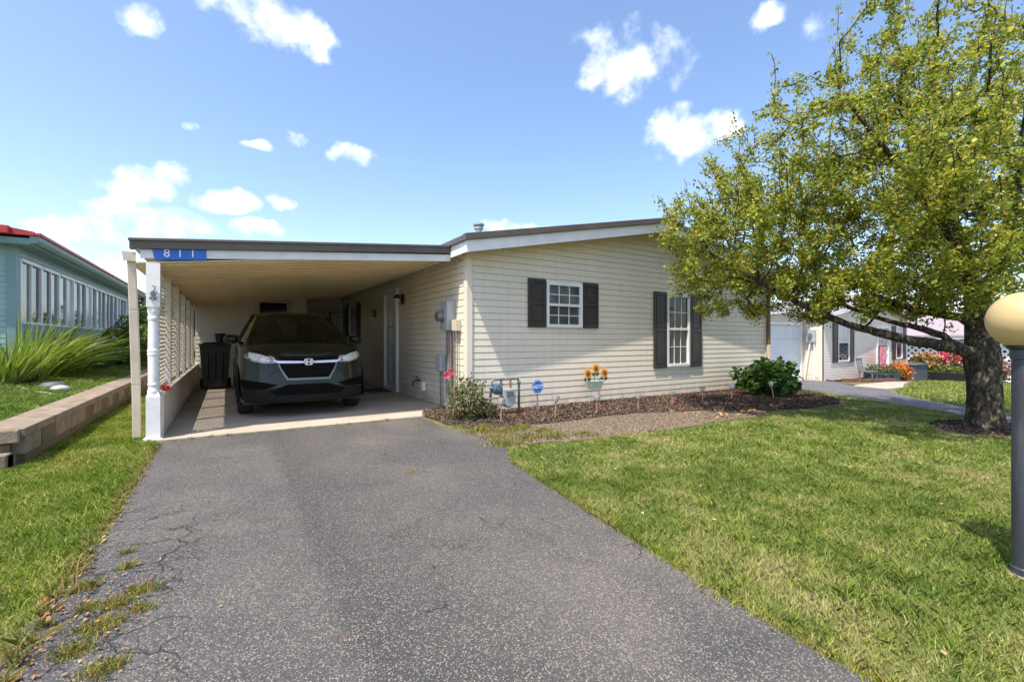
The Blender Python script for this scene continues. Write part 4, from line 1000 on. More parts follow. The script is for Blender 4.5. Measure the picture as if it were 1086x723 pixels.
MB().box(3.48, 3.60, Y-.095, Y-.07, .30, .37).build('index', 'glasslight', gm, bevel=.004)
mb = MB(); mb.tube([(3.36, Y-.06, .40), (3.36, Y-.04, .40), (3.36, Y+.02, .40), (3.36, Y+.04, .40)], [.05, .082, .082, .05], 16); mb.tube([(3.36, Y-.10, .40), (3.36, Y-.05, .40)], .03, 10); mb.tube([(3.28, Y, .40), (3.44, Y, .40)], .02, 8); mb.build('regulator', 'meterblue', gm)

# security sign: blue octagon on a stake
sx, sy, szz = 4.02, 5.71, .405
sg_ = thing('security_sign', (sx, sy, 0), 'blue octagonal security yard sign reading ADT on a short stake in the mulch', 'sign')
oc = lambda r_, n=8, ph=22.5: [(r_*math.cos(R(ph)+2*math.pi*k/n), r_*math.sin(R(ph)+2*math.pi*k/n)) for k in range(n)]
MB().slab3([(sx+a, sy, szz+b) for a, b in oc(.112)], (0, .006, 0)).build('plate', 'blue2', sg_)
mb = MB(); o1 = oc(.104); o2 = oc(.098)
mb.add([(sx+a, sy-.0012, szz+b) for a, b in o1+o2], [(k, (k+1) % 8, 8+(k+1) % 8, 8+k) for k in range(8)]); mb.build('border', 'ink', sg_)
tb_ = text_mesh('lettering', 'ADT', .080, (sx, sy-.0015, szz), RX @ Matrix(((1, .18, 0), (0, 1, 0), (0, 0, 1))), 'ink', sg_, .0008, 1.1)
MB().box(sx-.012, sx+.012, sy+.006, sy+.014, -.05, szz-.09).build('stake', 'steel', sg_)

# solar path lights
def solar_light(x, y, h=.30, first=[None], label='', tilt=0):
    if first[0] is None:
        t = thing('solar_path_light', (x, y, 0), label, 'garden light', group='solar path lights along the mulch bed')
        MB().tube([(0, 0, -.05), (0, 0, .24)], .0085, 8).build('stake', 'copper', t, world=False)
        mb = MB(); mb.lathe((0, 0, .235), [(.010, 0), (.030, .02), (.045, .055), (.052, .085), (.045, .088)], 12); mb.build('lens', 'clearplastic', t, world=False)
        mb = MB(); mb.lathe((0, 0, .322), [(.050, 0), (.052, .006), (.035, .018), (.008, .024)], 12)
        for k in range(6): a = k*R(60); mb.tube([(.012*math.cos(a), .012*math.sin(a), .24), (.050*math.cos(a), .050*math.sin(a), .30), (.054*math.cos(a), .054*math.sin(a), .325)], .0028, 4)
        mb.build('cap', 'steel', t, world=False)
        first[0] = t
    else: t = copy_tree(first[0])
    t.location = (x, y, G(x)); t['label'] = label; t.rotation_euler = (R(tilt), R(tilt*.6), random.random()*3); t.scale = (1, 1, h/.34)
    return t
SL_ = [(3.12, 5.29, .34, 'solar path light on a copper stake in front of the gas meter', 2), (3.93, 5.16, .34, 'solar path light on a copper stake just right of the blue security sign', 3), (4.66, 5.10, .30, 'solar path light on a copper stake below the sunflowers', 0),
       (5.43, 5.0, .28, 'small solar path light on a copper stake, first one right of the sunflowers', 2), (6.31, 5.07, .28, 'small solar path light on a copper stake left of the tall window', 1), (7.19, 5.12, .30, 'solar path light on a copper stake below the tall window', 4),
       (8.08, 5.13, .30, 'solar path light on a copper stake right of the tall window, in the dark mulch', 0), (9.15, 4.92, .36, 'tilted solar path light directly in front of the round green hydrangea', 9)]
for x, y, h, l, t in SL_: solar_light(x, y, h, label=l, tilt=t)

# sunflower planter against the wall
sp = thing('sunflower_planter', (5.42, 6.0, .2), 'pale green planter holding three artificial sunflowers against the siding', 'planter')
mb = MB(); frus(mb, 5.42, 5.99, .27, .42, .11, .06, .16, .08); mb.build('pot', 'palegreen', sp, bevel=.01)
mb = MB(); mb.tube([(5.30, 5.98, -.03), (5.33, 5.98, .24)], .008, 6); mb.tube([(5.54, 5.98, -.03), (5.51, 5.98, .24)], .008, 6); mb.tube([(5.28, 5.98, .24), (5.56, 5.98, .24)], .008, 6); mb.build('stand', 'steel', sp)
for k, (fx, fz) in enumerate(((5.22, .55), (5.40, .63), (5.60, .55))):
    mb = MB(); mb.tube([(5.42+(fx-5.42)*.4, 5.98, .38), (fx, 5.96, fz-.02)], .007, 5)
    for sg in (1, -1): mb.slab3([(fx, 5.95, fz-.10), (fx+sg*.07, 5.93, fz-.07), (fx+sg*.075, 5.94, fz-.12), (fx+sg*.03, 5.95, fz-.14)], (0, .003, 0))
    fl = mb.build('sunflower', 'stemgreen', sp)
    mb = MB()
    for q in range(16):
        a = q*2*math.pi/16+k; c, s_ = math.cos(a), math.sin(a); px_, pz_ = -s_, c
        mb.slab3([(fx+c*.03, 5.93, fz+s_*.03), (fx+c*.065+px_*.016, 5.925, fz+s_*.065+pz_*.016), (fx+c*.098, 5.935, fz+s_*.098), (fx+c*.065-px_*.016, 5.925, fz+s_*.065-pz_*.016)], (0, .002, 0))
    mb.build('petals', 'sunyellow', fl)
    MB().tube([(fx, 5.935, fz), (fx, 5.918, fz), (fx, 5.912, fz)], [.042, .040, .028], 12).build('flower_centre', 'suncentre', fl)

# ------------------------------------------------------------------ yard lamp
lx, ly = 3.185, .55
lp = thing('yard_lamp', (lx, ly, 0), 'dark blue-grey lamp post topped with a cream globe at the lawn edge', 'lamp post')
mb = MB(); mb.lathe((lx, ly, -.05), [(.048, 0), (.048, .10), (.044, .105), (.044, 1.075), (.048, 1.08), (.050, 1.10), (.050, 1.125), (.046, 1.13)], 28); mb.build('post', 'lamppost', lp, smooth=False)
MB().lathe((lx, ly, 1.075), [(.052, 0), (.062, .006), (.062, .024), (.056, .028), (.056, .034)], 28).build('fitter', 'black', lp)
for k in range(3):
    a_ = R(80+120*k); MB().tube([(lx+.060*math.cos(a_), ly+.060*math.sin(a_), 1.09), (lx+.072*math.cos(a_), ly+.072*math.sin(a_), 1.09)], .005, 8).build('screw', 'steel', lp)
MB().lathe((lx, ly, .0), [(.062, 0), (.066, .004), (.064, .014), (.048, .02)], 24).build('base_ring', 'block', lp)
mb = MB(); prof = [(.133*math.sin(t), 1.213-.133*math.cos(t)) for t in [R(22+ (180-22)*k/30) for k in range(31)]]
mb.lathe((lx, ly, 0), [(max(r_, .0006), z) for r_, z in prof], 48); mb.build('globe', 'lampshell', lp, smooth=True)

# ------------------------------------------------------------------ right-hand garden things
def pot(x, y, z, r_, h, label, group):
    t = thing('flower_pot', (x, y, z), label, 'flower pot', group=group)
    MB().lathe((x, y, z), [(r_*.7, 0), (r_, h*.85), (r_*1.08, h*.86), (r_*1.08, h), (r_*.9, h), (r_*.88, h*.9)], 14).build('pot', 'greenpot', t)
    n = 160; P = rng.normal(size=(n, 3))*np.array([r_*.6, r_*.6, .10])+np.array([x, y, z+h+.12])
    leaves('foliage', P, .09, [(.07, .14, .03), (.14, .20, .05), (.2, .2, .12)], t)
gp_ = 'dark green flower pots by the neighbour bed'
for (x, y, l) in ((21.9, 7.95, 'dark green flower pot nearest the brown garden chair'), (22.2, 7.85, 'dark green flower pot, second right of the brown garden chair'), (22.6, 7.75, 'dark green flower pot left of the pink garden flag pole'), (23.15, 7.62, 'dark green flower pot beside the orange and red flowers')):
    pot(x, y, G(x), .22, .34, l, gp_)
gf = thing('garden_flag', (23.2, 8.0, G(23.2)), 'pink and white garden flag hanging from a thin dark pole', 'flag')
x = 23.2; z = G(x)
MB().tube([(x-.38, 8.0, z), (x-.38, 8.0, z+1.45), (x+.30, 8.0, z+1.45)], .02, 6).build('pole', 'black', gf); MB().box(x-.32, x+.30, 7.99, 8.0, z+.35, z+1.42).build('banner', 'pink', gf)
x = 24.2; z = G(x)
mc = thing('shepherd_hook', (x, 7.95, z), 'tall black hook with a hanging ornament beside the pink flag', 'garden hook')
MB().tube([(x, 7.95, z), (x, 7.95, z+1.9), (x+.08, 7.95, z+2.0), (x+.2, 7.95, z+1.98), (x+.25, 7.95, z+1.88)], .018, 6).build('hook', 'black', mc); MB().lathe((x+.25, 7.95, z+1.6), [(.02, 0), (.10, .05), (.10, .18), (.02, .28)], 10).build('ornament', 'slate', mc)
gc = thing('garden_chair', (21.1, 7.75, G(21.1)), 'small weathered brown garden chair next to the green pots', 'chair')
x, y, z = 21.1, 7.75, G(21.1)
for a, b in ((-.2, -.2), (.2, -.2), (-.2, .2), (.2, .2)): MB().tube([(x+a*1.1, y+b*1.1, z), (x+a, y+b, z+.40)], .022, 6).build('leg', 'terracotta', gc)
MB().box(x-.24, x+.24, y-.24, y+.24, z+.38, z+.42).build('seat', 'terracotta', gc, bevel=.01)
mb = MB()
for a in (-.2, -.07, .07, .2): mb.beam((x+a, y+.22, z+.40), (x+a*1.1, y+.32, z+.90), .04, .02, (0, 1, 0))
mb.beam((x-.24, y+.31, z+.86), (x+.24, y+.31, z+.86), .03, .07); mb.build('backrest', 'terracotta', gc)
x = 26.1; z = G(x)
db = thing('deck_box', (x, 7.95, z), 'dark slate storage box standing under the far window of the garage house', 'storage box')
MB().box(x-.75, x+.75, 7.6, 8.3, z, z+.68).build('box', 'slate', db, bevel=.02); MB().box(x-.80, x+.80, 7.56, 8.33, z+.68, z+.75).build('lid', 'slate', db, bevel=.015)
# brick edging of the neighbour bed
be = thing('brick_edging', (23, 7.6, G(23)), 'low curved row of reddish bricks edging the neighbour flower bed', 'edging')
mb = MB(); pts = [(19.2, 7.85), (20.3, 7.5), (23.0, 7.55), (26, 7.78), (28.4, 8.2), (28.9, 7.2)]
for (a, b) in zip(pts, pts[1:]):
    L = math.dist(a, b); n = int(L/.24)
    for k in range(n):
        t = (k+.5)/n; c = Vector((a[0]+(b[0]-a[0])*t, a[1]+(b[1]-a[1])*t, 0)); d = (Vector((*b, 0))-Vector((*a, 0))).normalized()*.108; zz = G(c.x)+.06+random.uniform(-.01, .01)
        mb.beam(c-d+Vector((0, 0, zz)), c+d+Vector((0, 0, zz)), .12, .14)
mb.build('bricks', 'brick', be)
# dark planter box in the far bed
x, y = 28.1, 7.1; z = G(x)
pb = thing('planter_box', (x, y, z), 'long black planter box with bright green plants in the far flower bed', 'planter')
MB().box(x-.5, x+.5, y-.95, y+.75, z, z+.42).build('trough', 'black', pb, bevel=.02)
n = 900; P = np.stack([rng.uniform(x-.5, x+.5, n), rng.uniform(y-.95, y+.75, n), z+.42+np.abs(rng.normal(size=n))*.2], 1)
leaves('foliage', P, .11, [(.15, .24, .03), (.22, .30, .05), (.07, .13, .03)], pb)
# stones / hose on the left lawn
gs = thing('garden_stone', (-2.10, 9.35, .36), 'pale rounded stone lying on the left lawn behind the retaining wall', 'stone', group='stones by the grass clumps')
mb = MB(); mb.lathe((-2.10, 9.30, .345), [(.04, 0), (.09, .03), (.10, .06), (.07, .09), (.02, .105)], 12, 1.2, .9); mb.build('rock', 'stone', gs, smooth=True)
gs2 = thing('garden_stone', (-2.25, 9.75, .36), 'smaller dark stone just behind the pale one on the left lawn', 'stone', group='stones by the grass clumps')
mb = MB(); mb.lathe((-2.28, 9.75, .345), [(.05, 0), (.13, .03), (.13, .07), (.09, .12), (.03, .13)], 10, 1.3, 1); mb.build('rock', 'slate', gs2, smooth=True)
gh = thing('garden_hose', (-2.3, 9.3, .35), 'yellow-green hose trailing over the left lawn to the pale stone', 'hose')
MB().tube([(-2.85, 10.2, .43), (-2.6, 9.7, .40), (-2.35, 9.2, .38), (-2.15, 8.9, .375), (-2.05, 8.75, .37)], .014, 6).build('tube', 'sunyellow' if False else 'palegreen', gh, smooth=True)

# ------------------------------------------------------------------ tree generator
def grow_tree(name, base, limbs, env, natt, label, leafn, leafsize, pal, w, seed=1, up=.3, minr=.005, trunk_flare=None):
    r = np.random.default_rng(seed)
    t = thing(name, base, label, 'tree')
    nodes = []; par = []; gen = []
    for lb in limbs:                       # list of (parent limb index, node idx)|None, pts
        start = lb[0]; prev = start
        for p in lb[1]:
            nodes.append(p); par.append(-1 if prev is None else prev); gen.append(0); prev = len(nodes)-1
        lb.append(prev)
    P = np.array(nodes, float)
    att = []
    while len(att) < natt:
        c, rad, wt = env[r.choice(len(env), p=[e[2] for e in env])]
        q = unit(r.normal(size=3))*r.uniform(.12, 1)**.45; p = np.array(c)+q*np.array(rad)
        if p[2] > 1.36: att.append(p)
    att = np.array(att)
    dist = np.array([np.min(np.linalg.norm(P-a, axis=1)) for a in att]); att = att[np.argsort(dist)]
    nodes = [np.array(p, float) for p in nodes]; tips = []
    for a in att:
        A = np.array(nodes); dv = a-A; dd = np.linalg.norm(dv, axis=1)
        cost = dd+.9*np.maximum(0, A[:, 2]-a[2])+.25*np.array(gen)*.3      # grow upward where possible
        i = int(np.argmin(cost)); s0 = A[i]; L = dd[i]
        if L < .12: continue
        n = max(2, int(L/.14)); cur = i
        bow = np.array([0, 0, -.10*L])+r.normal(size=3)*.05*L
        for k in range(1, n+1):
            u_ = k/n; p = s0+(a-s0)*u_+bow*math.sin(math.pi*u_)+r.normal(size=3)*.012
            nodes.append(p); par.append(cur); gen.append(gen[i]+1); cur = len(nodes)-1
        tips.append(cur)
    # long whippy shoots standing out of the crown
    base_n = [i for i in tips if nodes[i][2] > 2.3]
    for _ in range(520):
        i = base_n[r.integers(len(base_n))]; s0 = nodes[i]; o_ = s0-np.array([8.3, 2.6, 2.0]); d_ = unit(unit(o_)*.8+np.array([0, 0, .9])+r.normal(size=3)*.28)
        L = r.uniform(.2, .5); n = 4; cur = i
        for k in range(1, n+1):
            nodes.append(s0+d_*L*k/n+r.normal(size=3)*.012); par.append(cur); gen.append(9); cur = len(nodes)-1
    N = len(nodes); A = np.array(nodes)
    cnt = np.zeros(N); ch = [[] for _ in range(N)]
    for i in range(N-1, -1, -1):
        if not ch[i]: cnt[i] = 1
        else: cnt[i] = sum(cnt[c] for c in ch[i])
        if par[i] >= 0: ch[par[i]].append(i)
    # children always come after parents, so the counts above are complete
    rad = minr*cnt**.43
    return t, A, par, ch, rad, gen, r
def tree_mesh(t, A, par, ch, rad, gen, fixed):
    mb = MB()
    for i in range(len(A)):
        if par[i] < 0 or i in fixed: continue
    # chains
    started = set()
    for i in range(len(A)):
        if par[i] >= 0 and (ch[par[i]][0] != i or par[par[i]] < 0 and ch[par[i]][0] == i and par[i] not in started or par[i] in fixed):
            if i in fixed: continue
            pts = [A[par[i]]]; rr_ = [min(rad[i], rad[par[i]])]; j = i
            while True:
                pts.append(A[j]); rr_.append(rad[j])
                nx = [c for c in ch[j][:1] if c not in fixed]
                if not nx: break
                j = nx[0]
            if len(pts) > 1: mb.tube([tuple(p) for p in pts], [float(x) for x in rr_], 5 if rr_[0] > .012 else 3, cap=False)
    return mb

trunk = [(8.38, 1.80, .0), (8.39, 1.80, .35), (8.40, 1.81, .7), (8.42, 1.83, 1.0), (8.46, 1.86, 1.35), (8.55, 1.92, 1.8), (8.62, 2.05, 2.3), (8.66, 2.2, 2.9), (8.7, 2.35, 3.5), (8.75, 2.45, 4.2)]
limbA = [(8.20, 1.86, .93), (7.97, 1.98, 1.03), (7.72, 2.14, 1.07), (7.51, 2.33, 1.13), (7.33, 2.52, 1.20), (7.2, 2.72, 1.27), (7.08, 2.92, 1.38), (6.92, 3.15, 1.52), (6.72, 3.42, 1.72), (6.50, 3.70, 1.95), (6.25, 4.0, 2.2)]
limbB = [(7.97, 2.10, 1.17), (7.93, 2.37, 1.30), (7.97, 2.58, 1.35), (8.0, 2.9, 1.46), (7.93, 3.29, 1.7), (7.6, 3.7, 2.05), (7.3, 4.1, 2.5)]
limbC = [(8.30, 2.02, 1.42), (8.38, 2.35, 1.50), (8.5, 2.79, 1.65), (8.4, 3.23, 2.0), (8.3, 3.7, 2.5), (8.2, 4.0, 3.1)]
limbD = [(8.2, 1.95, 2.2), (7.8, 2.1, 2.7), (7.4, 2.3, 3.2), (7.0, 2.5, 3.7), (6.7, 2.7, 4.2)]
limbE = [(8.9, 1.9, 1.9), (9.4, 1.8, 2.3), (9.9, 1.8, 2.8), (10.3, 1.9, 3.4)]
limbF = [(8.5, 1.7, 2.1), (8.2, 1.5, 2.7), (8.0, 1.4, 3.3), (7.9, 1.35, 4.0)]
limbs = [[None, trunk], [3, limbA], [11, limbB], [4, limbC], [5, limbD], [5, limbE], [5, limbF]]
env = [((8.3, 2.7, 3.45), (2.45, 1.85, 2.15), .18), ((6.75, 4.0, 2.5), (1.45, 1.35, 1.2), .17), ((7.4, 3.7, 3.1), (1.8, 1.6, 1.6), .12), ((9.9, 2.3, 3.5), (2.4, 1.9, 2.4), .16), ((8.5, 2.2, 4.6), (2.0, 1.4, 1.8), .10), ((8.0, 3.0, 1.92), (2.0, 1.7, .58), .12), ((8.2, 1.95, 2.1), (1.7, .95, .65), .07), ((6.7, 1.45, 2.65), (1.5, .75, .95), .08)]
crab, A, par, ch, rad, gen, rr_ = grow_tree('crabapple_tree', (8.38, 1.80, -.03), limbs, env, 1600,
    'large spreading tree with yellow-green leaves and mossy dark trunk on the front lawn', 0, 0, 0, 0, seed=5)
nt_ = len(trunk); off_l = []; c_ = 0
for lb in limbs: off_l.append((c_, c_+len(lb[1]))); c_ += len(lb[1])
fixed = set(range(c_))
def limb_tube(name, pts, r0, r1, parent, n=10, first=None, power=1.):
    p = ([first] if first else [])+pts
    # refine with jitter for a gnarled look
    q = []; rr2 = []
    for i in range(len(p)-1):
        for k in range(3):
            t = k/3; v = Vector(p[i]).lerp(Vector(p[i+1]), t); q.append(v+Vector((random.uniform(-1, 1), random.uniform(-1, 1), random.uniform(-1, 1)))*.011)
    q.append(Vector(p[-1])); m_ = len(q)
    rr2 = [(r0+(r1-r0)*(i/(m_-1))**power)*random.uniform(.92, 1.08) for i in range(m_)]
    return MB().tube(q, rr2, n, cap=True).build(name, 'bark', parent, smooth=True)
# trunk: irregular rings
mb = MB(); rings = [(8.38, 1.80, -.12, .34), (8.38, 1.80, -.02, .29), (8.385, 1.80, .08, .245), (8.385, 1.80, .22, .222), (8.39, 1.80, .40, .210), (8.40, 1.81, .58, .208), (8.40, 1.82, .75, .215), (8.39, 1.82, .88, .222), (8.40, 1.83, 1.0, .215), (8.43, 1.85, 1.15, .185), (8.47, 1.88, 1.35, .158), (8.55, 1.92, 1.8, .13), (8.62, 2.05, 2.3, .105), (8.66, 2.2, 2.9, .08), (8.7, 2.35, 3.5, .055), (8.75, 2.45, 4.2, .03)]
fine = []
for (a, b) in zip(rings, rings[1:]):
    k_ = max(1, int((b[2]-a[2])/.06))
    for k in range(k_): fine.append(tuple(a[i]+(b[i]-a[i])*k/k_ for i in range(4)))
fine.append(rings[-1]); n = 36; vs = []
from mathutils import noise as mn
for (x, y, z, r_) in fine:
    for k in range(n):
        a = 2*math.pi*k/n
        f = 1+.055*math.sin(3*a+z*1.3)+.045*math.sin(5*a-z*2)+.10*max(0, (.25-z))*math.sin(6*a)*2+.075*mn.noise(Vector((math.cos(a)*2.2, math.sin(a)*2.2, z*2.0)))+.05*mn.noise(Vector((math.cos(a)*8, math.sin(a)*8, z*4)))
        vs.append((x+r_*.80*f*math.cos(a), y+r_*.80*f*math.sin(a), z))
mb.add(vs, [(i*n+k, i*n+(k+1) % n, (i+1)*n+(k+1) % n, (i+1)*n+k) for i in range(len(fine)-1) for k in range(n)])
tr = mb.build('trunk', 'bark', crab, smooth=True)
limb_tube('limb', limbA, .105, .022, tr, first=(8.38, 1.84, .82), power=.65)
limb_tube('limb', limbB, .052, .018, tr, first=tuple(limbA[1]), power=.8)
limb_tube('limb', limbC, .07, .018, tr, first=(8.42, 1.86, 1.3))
limb_tube('limb', limbD, .07, .018, tr, first=(8.52, 1.9, 1.75)); limb_tube('limb', limbE, .07, .02, tr, first=(8.55, 1.92, 1.7)); limb_tube('limb', limbF, .06, .018, tr, first=(8.5, 1.9, 1.75))
tree_mesh(crab, A, par, ch, rad, gen, fixed).build('branches', 'bark', crab, smooth=True)
# leaves clothe every twig away from the limbs
ids = np.array([i for i in range(c_, len(A)) if rad[i] < .016]); genA = np.array(gen)
thin = np.clip(.016/np.maximum(rad[ids], .004), 1, 4)*np.where(genA[ids] == 9, .6, 1.); pw = thin/thin.sum()
NC = 17500
pick = rng.choice(ids, NC, p=pw); pp = A[[par[i] for i in pick]]; u_ = rng.random((NC, 1))
ctr = A[pick]*u_+pp*(1-u_)+rng.normal(size=(NC, 3))*.035
spread = np.where(genA[pick] == 9, .022, .042)[:, None]; cnt_ = np.where(genA[pick] == 9, 4, 12); rep = np.repeat(np.arange(NC), cnt_)
Pl = ctr[rep]+rng.normal(size=(len(rep), 3))*spread[rep]
pal = [(.20, .27, .03), (.29, .34, .04), (.42, .42, .055), (.54, .48, .075), (.46, .29, .06), (.10, .15, .025)]
lv = leaves('leaves', Pl, .046, pal, crab, w=[.26, .26, .22, .13, .03, .10], up=.35, asp=.62)

# ------------------------------------------------------------------ shrubs
def shrub(name, c, rad, n, size, pal, label, cat='shrub', w=None, stems=9, group=None, asp=.6, shell=.6):
    t = thing(name, c, label, cat, group=group)
    q = unit(rng.normal(size=(n, 3)))*rng.uniform(0, 1, (n, 1))**(1/3*shell); lump = np.array([1+.75*mn.noise(Vector(v)*2.6+Vector(c)) for v in q])[:, None]
    P = np.array(c)+np.array([0, 0, rad[2]])+q*lump*np.array(rad)*1.0
    P = P[P[:, 2] > c[2]+.02]
    leaves('foliage', P, size, pal, t, w=w, asp=asp)
    mb = MB()
    for k in range(stems):
        a = random.uniform(0, 6.28); e = (c[0]+math.cos(a)*rad[0]*.6, c[1]+math.sin(a)*rad[1]*.6, c[2]+rad[2]*random.uniform(.9, 1.7))
        mb.tube([(c[0]+math.cos(a)*.03, c[1]+math.sin(a)*.03, c[2]-.03), ((c[0]+e[0])/2+random.uniform(-.03, .03), (c[1]+e[1])/2, (c[2]+e[2])/2), e], [.010, .007, .004], 5, cap=False)
    mb.build('stems', 'wood', t)
    return t
hy = shrub('hydrangea', (9.75, 5.35, G(9.75)), (.66, .50, .37), 2600, .105, [(.05, .12, .02), (.09, .18, .03), (.15, .26, .04), (.03, .07, .015)], 'rounded dark green broad-leaved bush at the right end of the mulch bed', 'bush', asp=.75)
rose = shrub('rose_bush', (2.84, 5.72, 0), (.24, .24, .29), 1900, .042, [(.13, .17, .05), (.22, .24, .09), (.08, .12, .04), (.32, .20, .10)], 'tall sparse pale green rose bush at the house corner', 'bush', w=[.36, .3, .26, .08])
r2 = shrub('low_shrub', (3.12, 5.66, 0), (.18, .16, .13), 500, .045, [(.11, .13, .05), (.30, .18, .10), (.08, .10, .04)], 'small low bronze-tinged shrub between the rose bush and gas meter', 'bush')
bb = shrub('boundary_bush', (-2.35, 17.0, .4), (.55, .6, .62), 2200, .12, [(.16, .22, .03), (.10, .16, .03), (.22, .27, .05)], 'bright green bush seen between the downspout and the white post', 'bush')
shrub('boundary_bush', (-2.2, 20.5, .3), (.8, .9, .85), 1500, .16, [(.06, .11, .03), (.09, .15, .03)], 'darker green bush behind the bright one beyond the carport', 'bush')
# flowers
def flower_plant(name, c, rad, label, leafpal, petpal, nl, npet, size, psize, cat='flowers'):
    t = thing(name, c, label, cat)
    q = unit(rng.normal(size=(nl, 3)))*rng.uniform(0, 1, (nl, 1))**.4; P = np.array(c)+np.array([0, 0, rad[2]])+q*np.array(rad); P = P[P[:, 2] > c[2]]
    leaves('foliage', P, size, leafpal, t)
    q = unit(rng.normal(size=(npet, 3))+np.array([-.2, -.4, .8])); cl = np.array(c)+np.array([0, 0, rad[2]])+q*np.array(rad)
    cl = np.repeat(cl, 8, 0)+rng.normal(size=(npet*8, 3))*psize*.35
    leaves('blossoms', cl, psize*.6, petpal, t, m='petal', asp=.9)
    return t
flower_plant('croton', (23.9, 7.75, G(23.9)), (.55, .45, .38), 'orange, yellow and red leafy flower clump beside the slate box', [(.40, .24, .03), (.45, .12, .03), (.14, .16, .03)], [(.65, .40, .04), (.65, .10, .08), (.70, .22, .05)], 900, 60, .13, .14)
flower_plant('canna_flowers', (28.4, 8.15, G(28.4)), (.8, .7, .62), 'orange-brown leafy plants at the left of the far flower bed', [(.20, .22, .05), (.32, .16, .06), (.12, .15, .05)], [(.55, .22, .06), (.5, .3, .1)], 900, 50, .17, .17)
flower_plant('geraniums', (29.0, 7.1, G(29.0)), (.8, .75, .80), 'tall plant covered in deep red blossoms in the middle of the far flower bed', [(.14, .20, .06), (.22, .24, .10), (.10, .14, .05)], [(.60, .03, .08), (.70, .06, .14)], 800, 85, .16, .20)
flower_plant('coleus', (28.9, 6.0, G(28.9)), (.75, .65, .55), 'purple-grey and rust coloured foliage at the right of the far flower bed', [(.30, .24, .27), (.22, .17, .20), (.28, .12, .08), (.14, .16, .06)], [(.45, .2, .15), (.5, .4, .42)], 1000, 40, .16, .16)
shrub('green_shrub', (27.0, 7.95, G(27.0)), (.26, .26, .36), 350, .13, [(.12, .22, .04), (.18, .28, .05)], 'small bright green shrub just right of the slate box', 'shrub')
# red hibiscus at the corner
hb = thing('hibiscus', (2.70, 6.0, 0), 'single pink-red hibiscus bloom on a tall stake at the house corner', 'flower')
mb = MB(); mb.tube([(2.66, 5.95, 0), (2.68, 5.98, .3), (2.66, 6.0, .60)], .007, 5); mb.build('stem', 'stemgreen', hb)
mb = MB(); mb.tube([(2.70, 5.90, -.03), (2.735, 5.88, .62)], .012, 6); mb.build('stake', 'copper', hb)
for (x, y, z) in ((2.63, 5.97, .62), (2.69, 5.98, .66)):
    mb = MB()
    for k in range(5):
        a = k*R(72)+x*9; c, s_ = math.cos(a), math.sin(a)
        mb.slab3([(x, y, z), (x+c*.045-s_*.022, y-.02, z+s_*.045+c*.022), (x+c*.07, y-.012, z+s_*.07), (x+c*.045+s_*.022, y-.02, z+s_*.045-c*.022)], (0, .002, 0))
    mb.build('bloom', 'pinkpetal', hb)
leaves('foliage', rng.normal(size=(60, 3))*np.array([.04, .04, .14])+np.array([2.68, 5.98, .35]), .05, [(.08, .16, .03), (.12, .2, .05)], hb)
# red flowers on the knee wall
kf = thing('red_flower_decoration', (-.64, 6.58, .535), 'small bunch of red artificial flowers lying on the knee wall cap behind the white post', 'flowers')
leaves('petals', rng.normal(size=(70, 3))*np.array([.025, .03, .015])+np.array([-.60, 6.60, .56]), .035, [(.55, .02, .02), (.62, .05, .04)], kf, m='petal', asp=.9)
leaves('foliage', rng.normal(size=(25, 3))*np.array([.03, .05, .012])+np.array([-.62, 6.66, .555]), .03, [(.04, .09, .02)], kf)

# strap-leaved clumps on the left
def clump(c, n, L, lean, w, label, pal, spread=.16, dr=1.1):
    t = thing('strap_leaf_clump', c, label, 'grass clump', group='strap-leaved clumps beside the teal house')
    a = rng.uniform(0, 2*math.pi, n); rr = spread*np.sqrt(rng.random(n))
    P = np.array(c)+np.stack([rr*np.cos(a), rr*np.sin(a), np.zeros(n)-.02], 1)
    D = rng.normal(size=(n, 3))*np.array([.22, .22, .08])+np.stack([np.cos(a)*rng.uniform(.05, .55, n), np.sin(a)*rng.uniform(.05, .55, n), rng.uniform(.8, 1.2, n)], 1)+np.array(lean)
    ribbons('leaves', P, D, L, w, dr, pal, 7, t)
    return t
gpal = [(.24, .34, .035), (.17, .28, .03), (.34, .42, .05), (.10, .18, .025), (.28, .38, .04), (.38, .36, .12)]
clump((-3.0, 10.3, .42), 260, .85, (.05, -.05, .5), .034, 'upright bright green strap-leaved clump at the far left edge', gpal, .26, .7)
clump((-2.86, 10.9, .42), 150, .74, (.12, 0, .5), .032, 'upright yellow-green strap-leaved clump second from the left edge', gpal, .2, .8)
clump((-2.95, 11.7, .42), 230, 1.30, (.62, .05, .45), .036, 'large strap-leaved clump arching right, left one of the leaning pair', gpal, .26, 1.0)
clump((-2.8, 13.0, .42), 230, 1.25, (.5, .2, .3), .034, 'large strap-leaved clump arching right, the right one of the leaning pair', gpal, .28, 1.2)
clump((-2.8, 14.8, .42), 200, 1.1, (.4, .1, .2), .024, 'darker strap-leaved clump behind the large arching pair', [(.07, .13, .03), (.12, .2, .04)], .28, 1.3)
clump((-2.8, 16.8, .42), 160, 1.0, (.3, .1, .3), .024, 'farthest strap-leaved clump along the teal house', [(.07, .13, .03), (.16, .22, .06)], .28, 1.3)

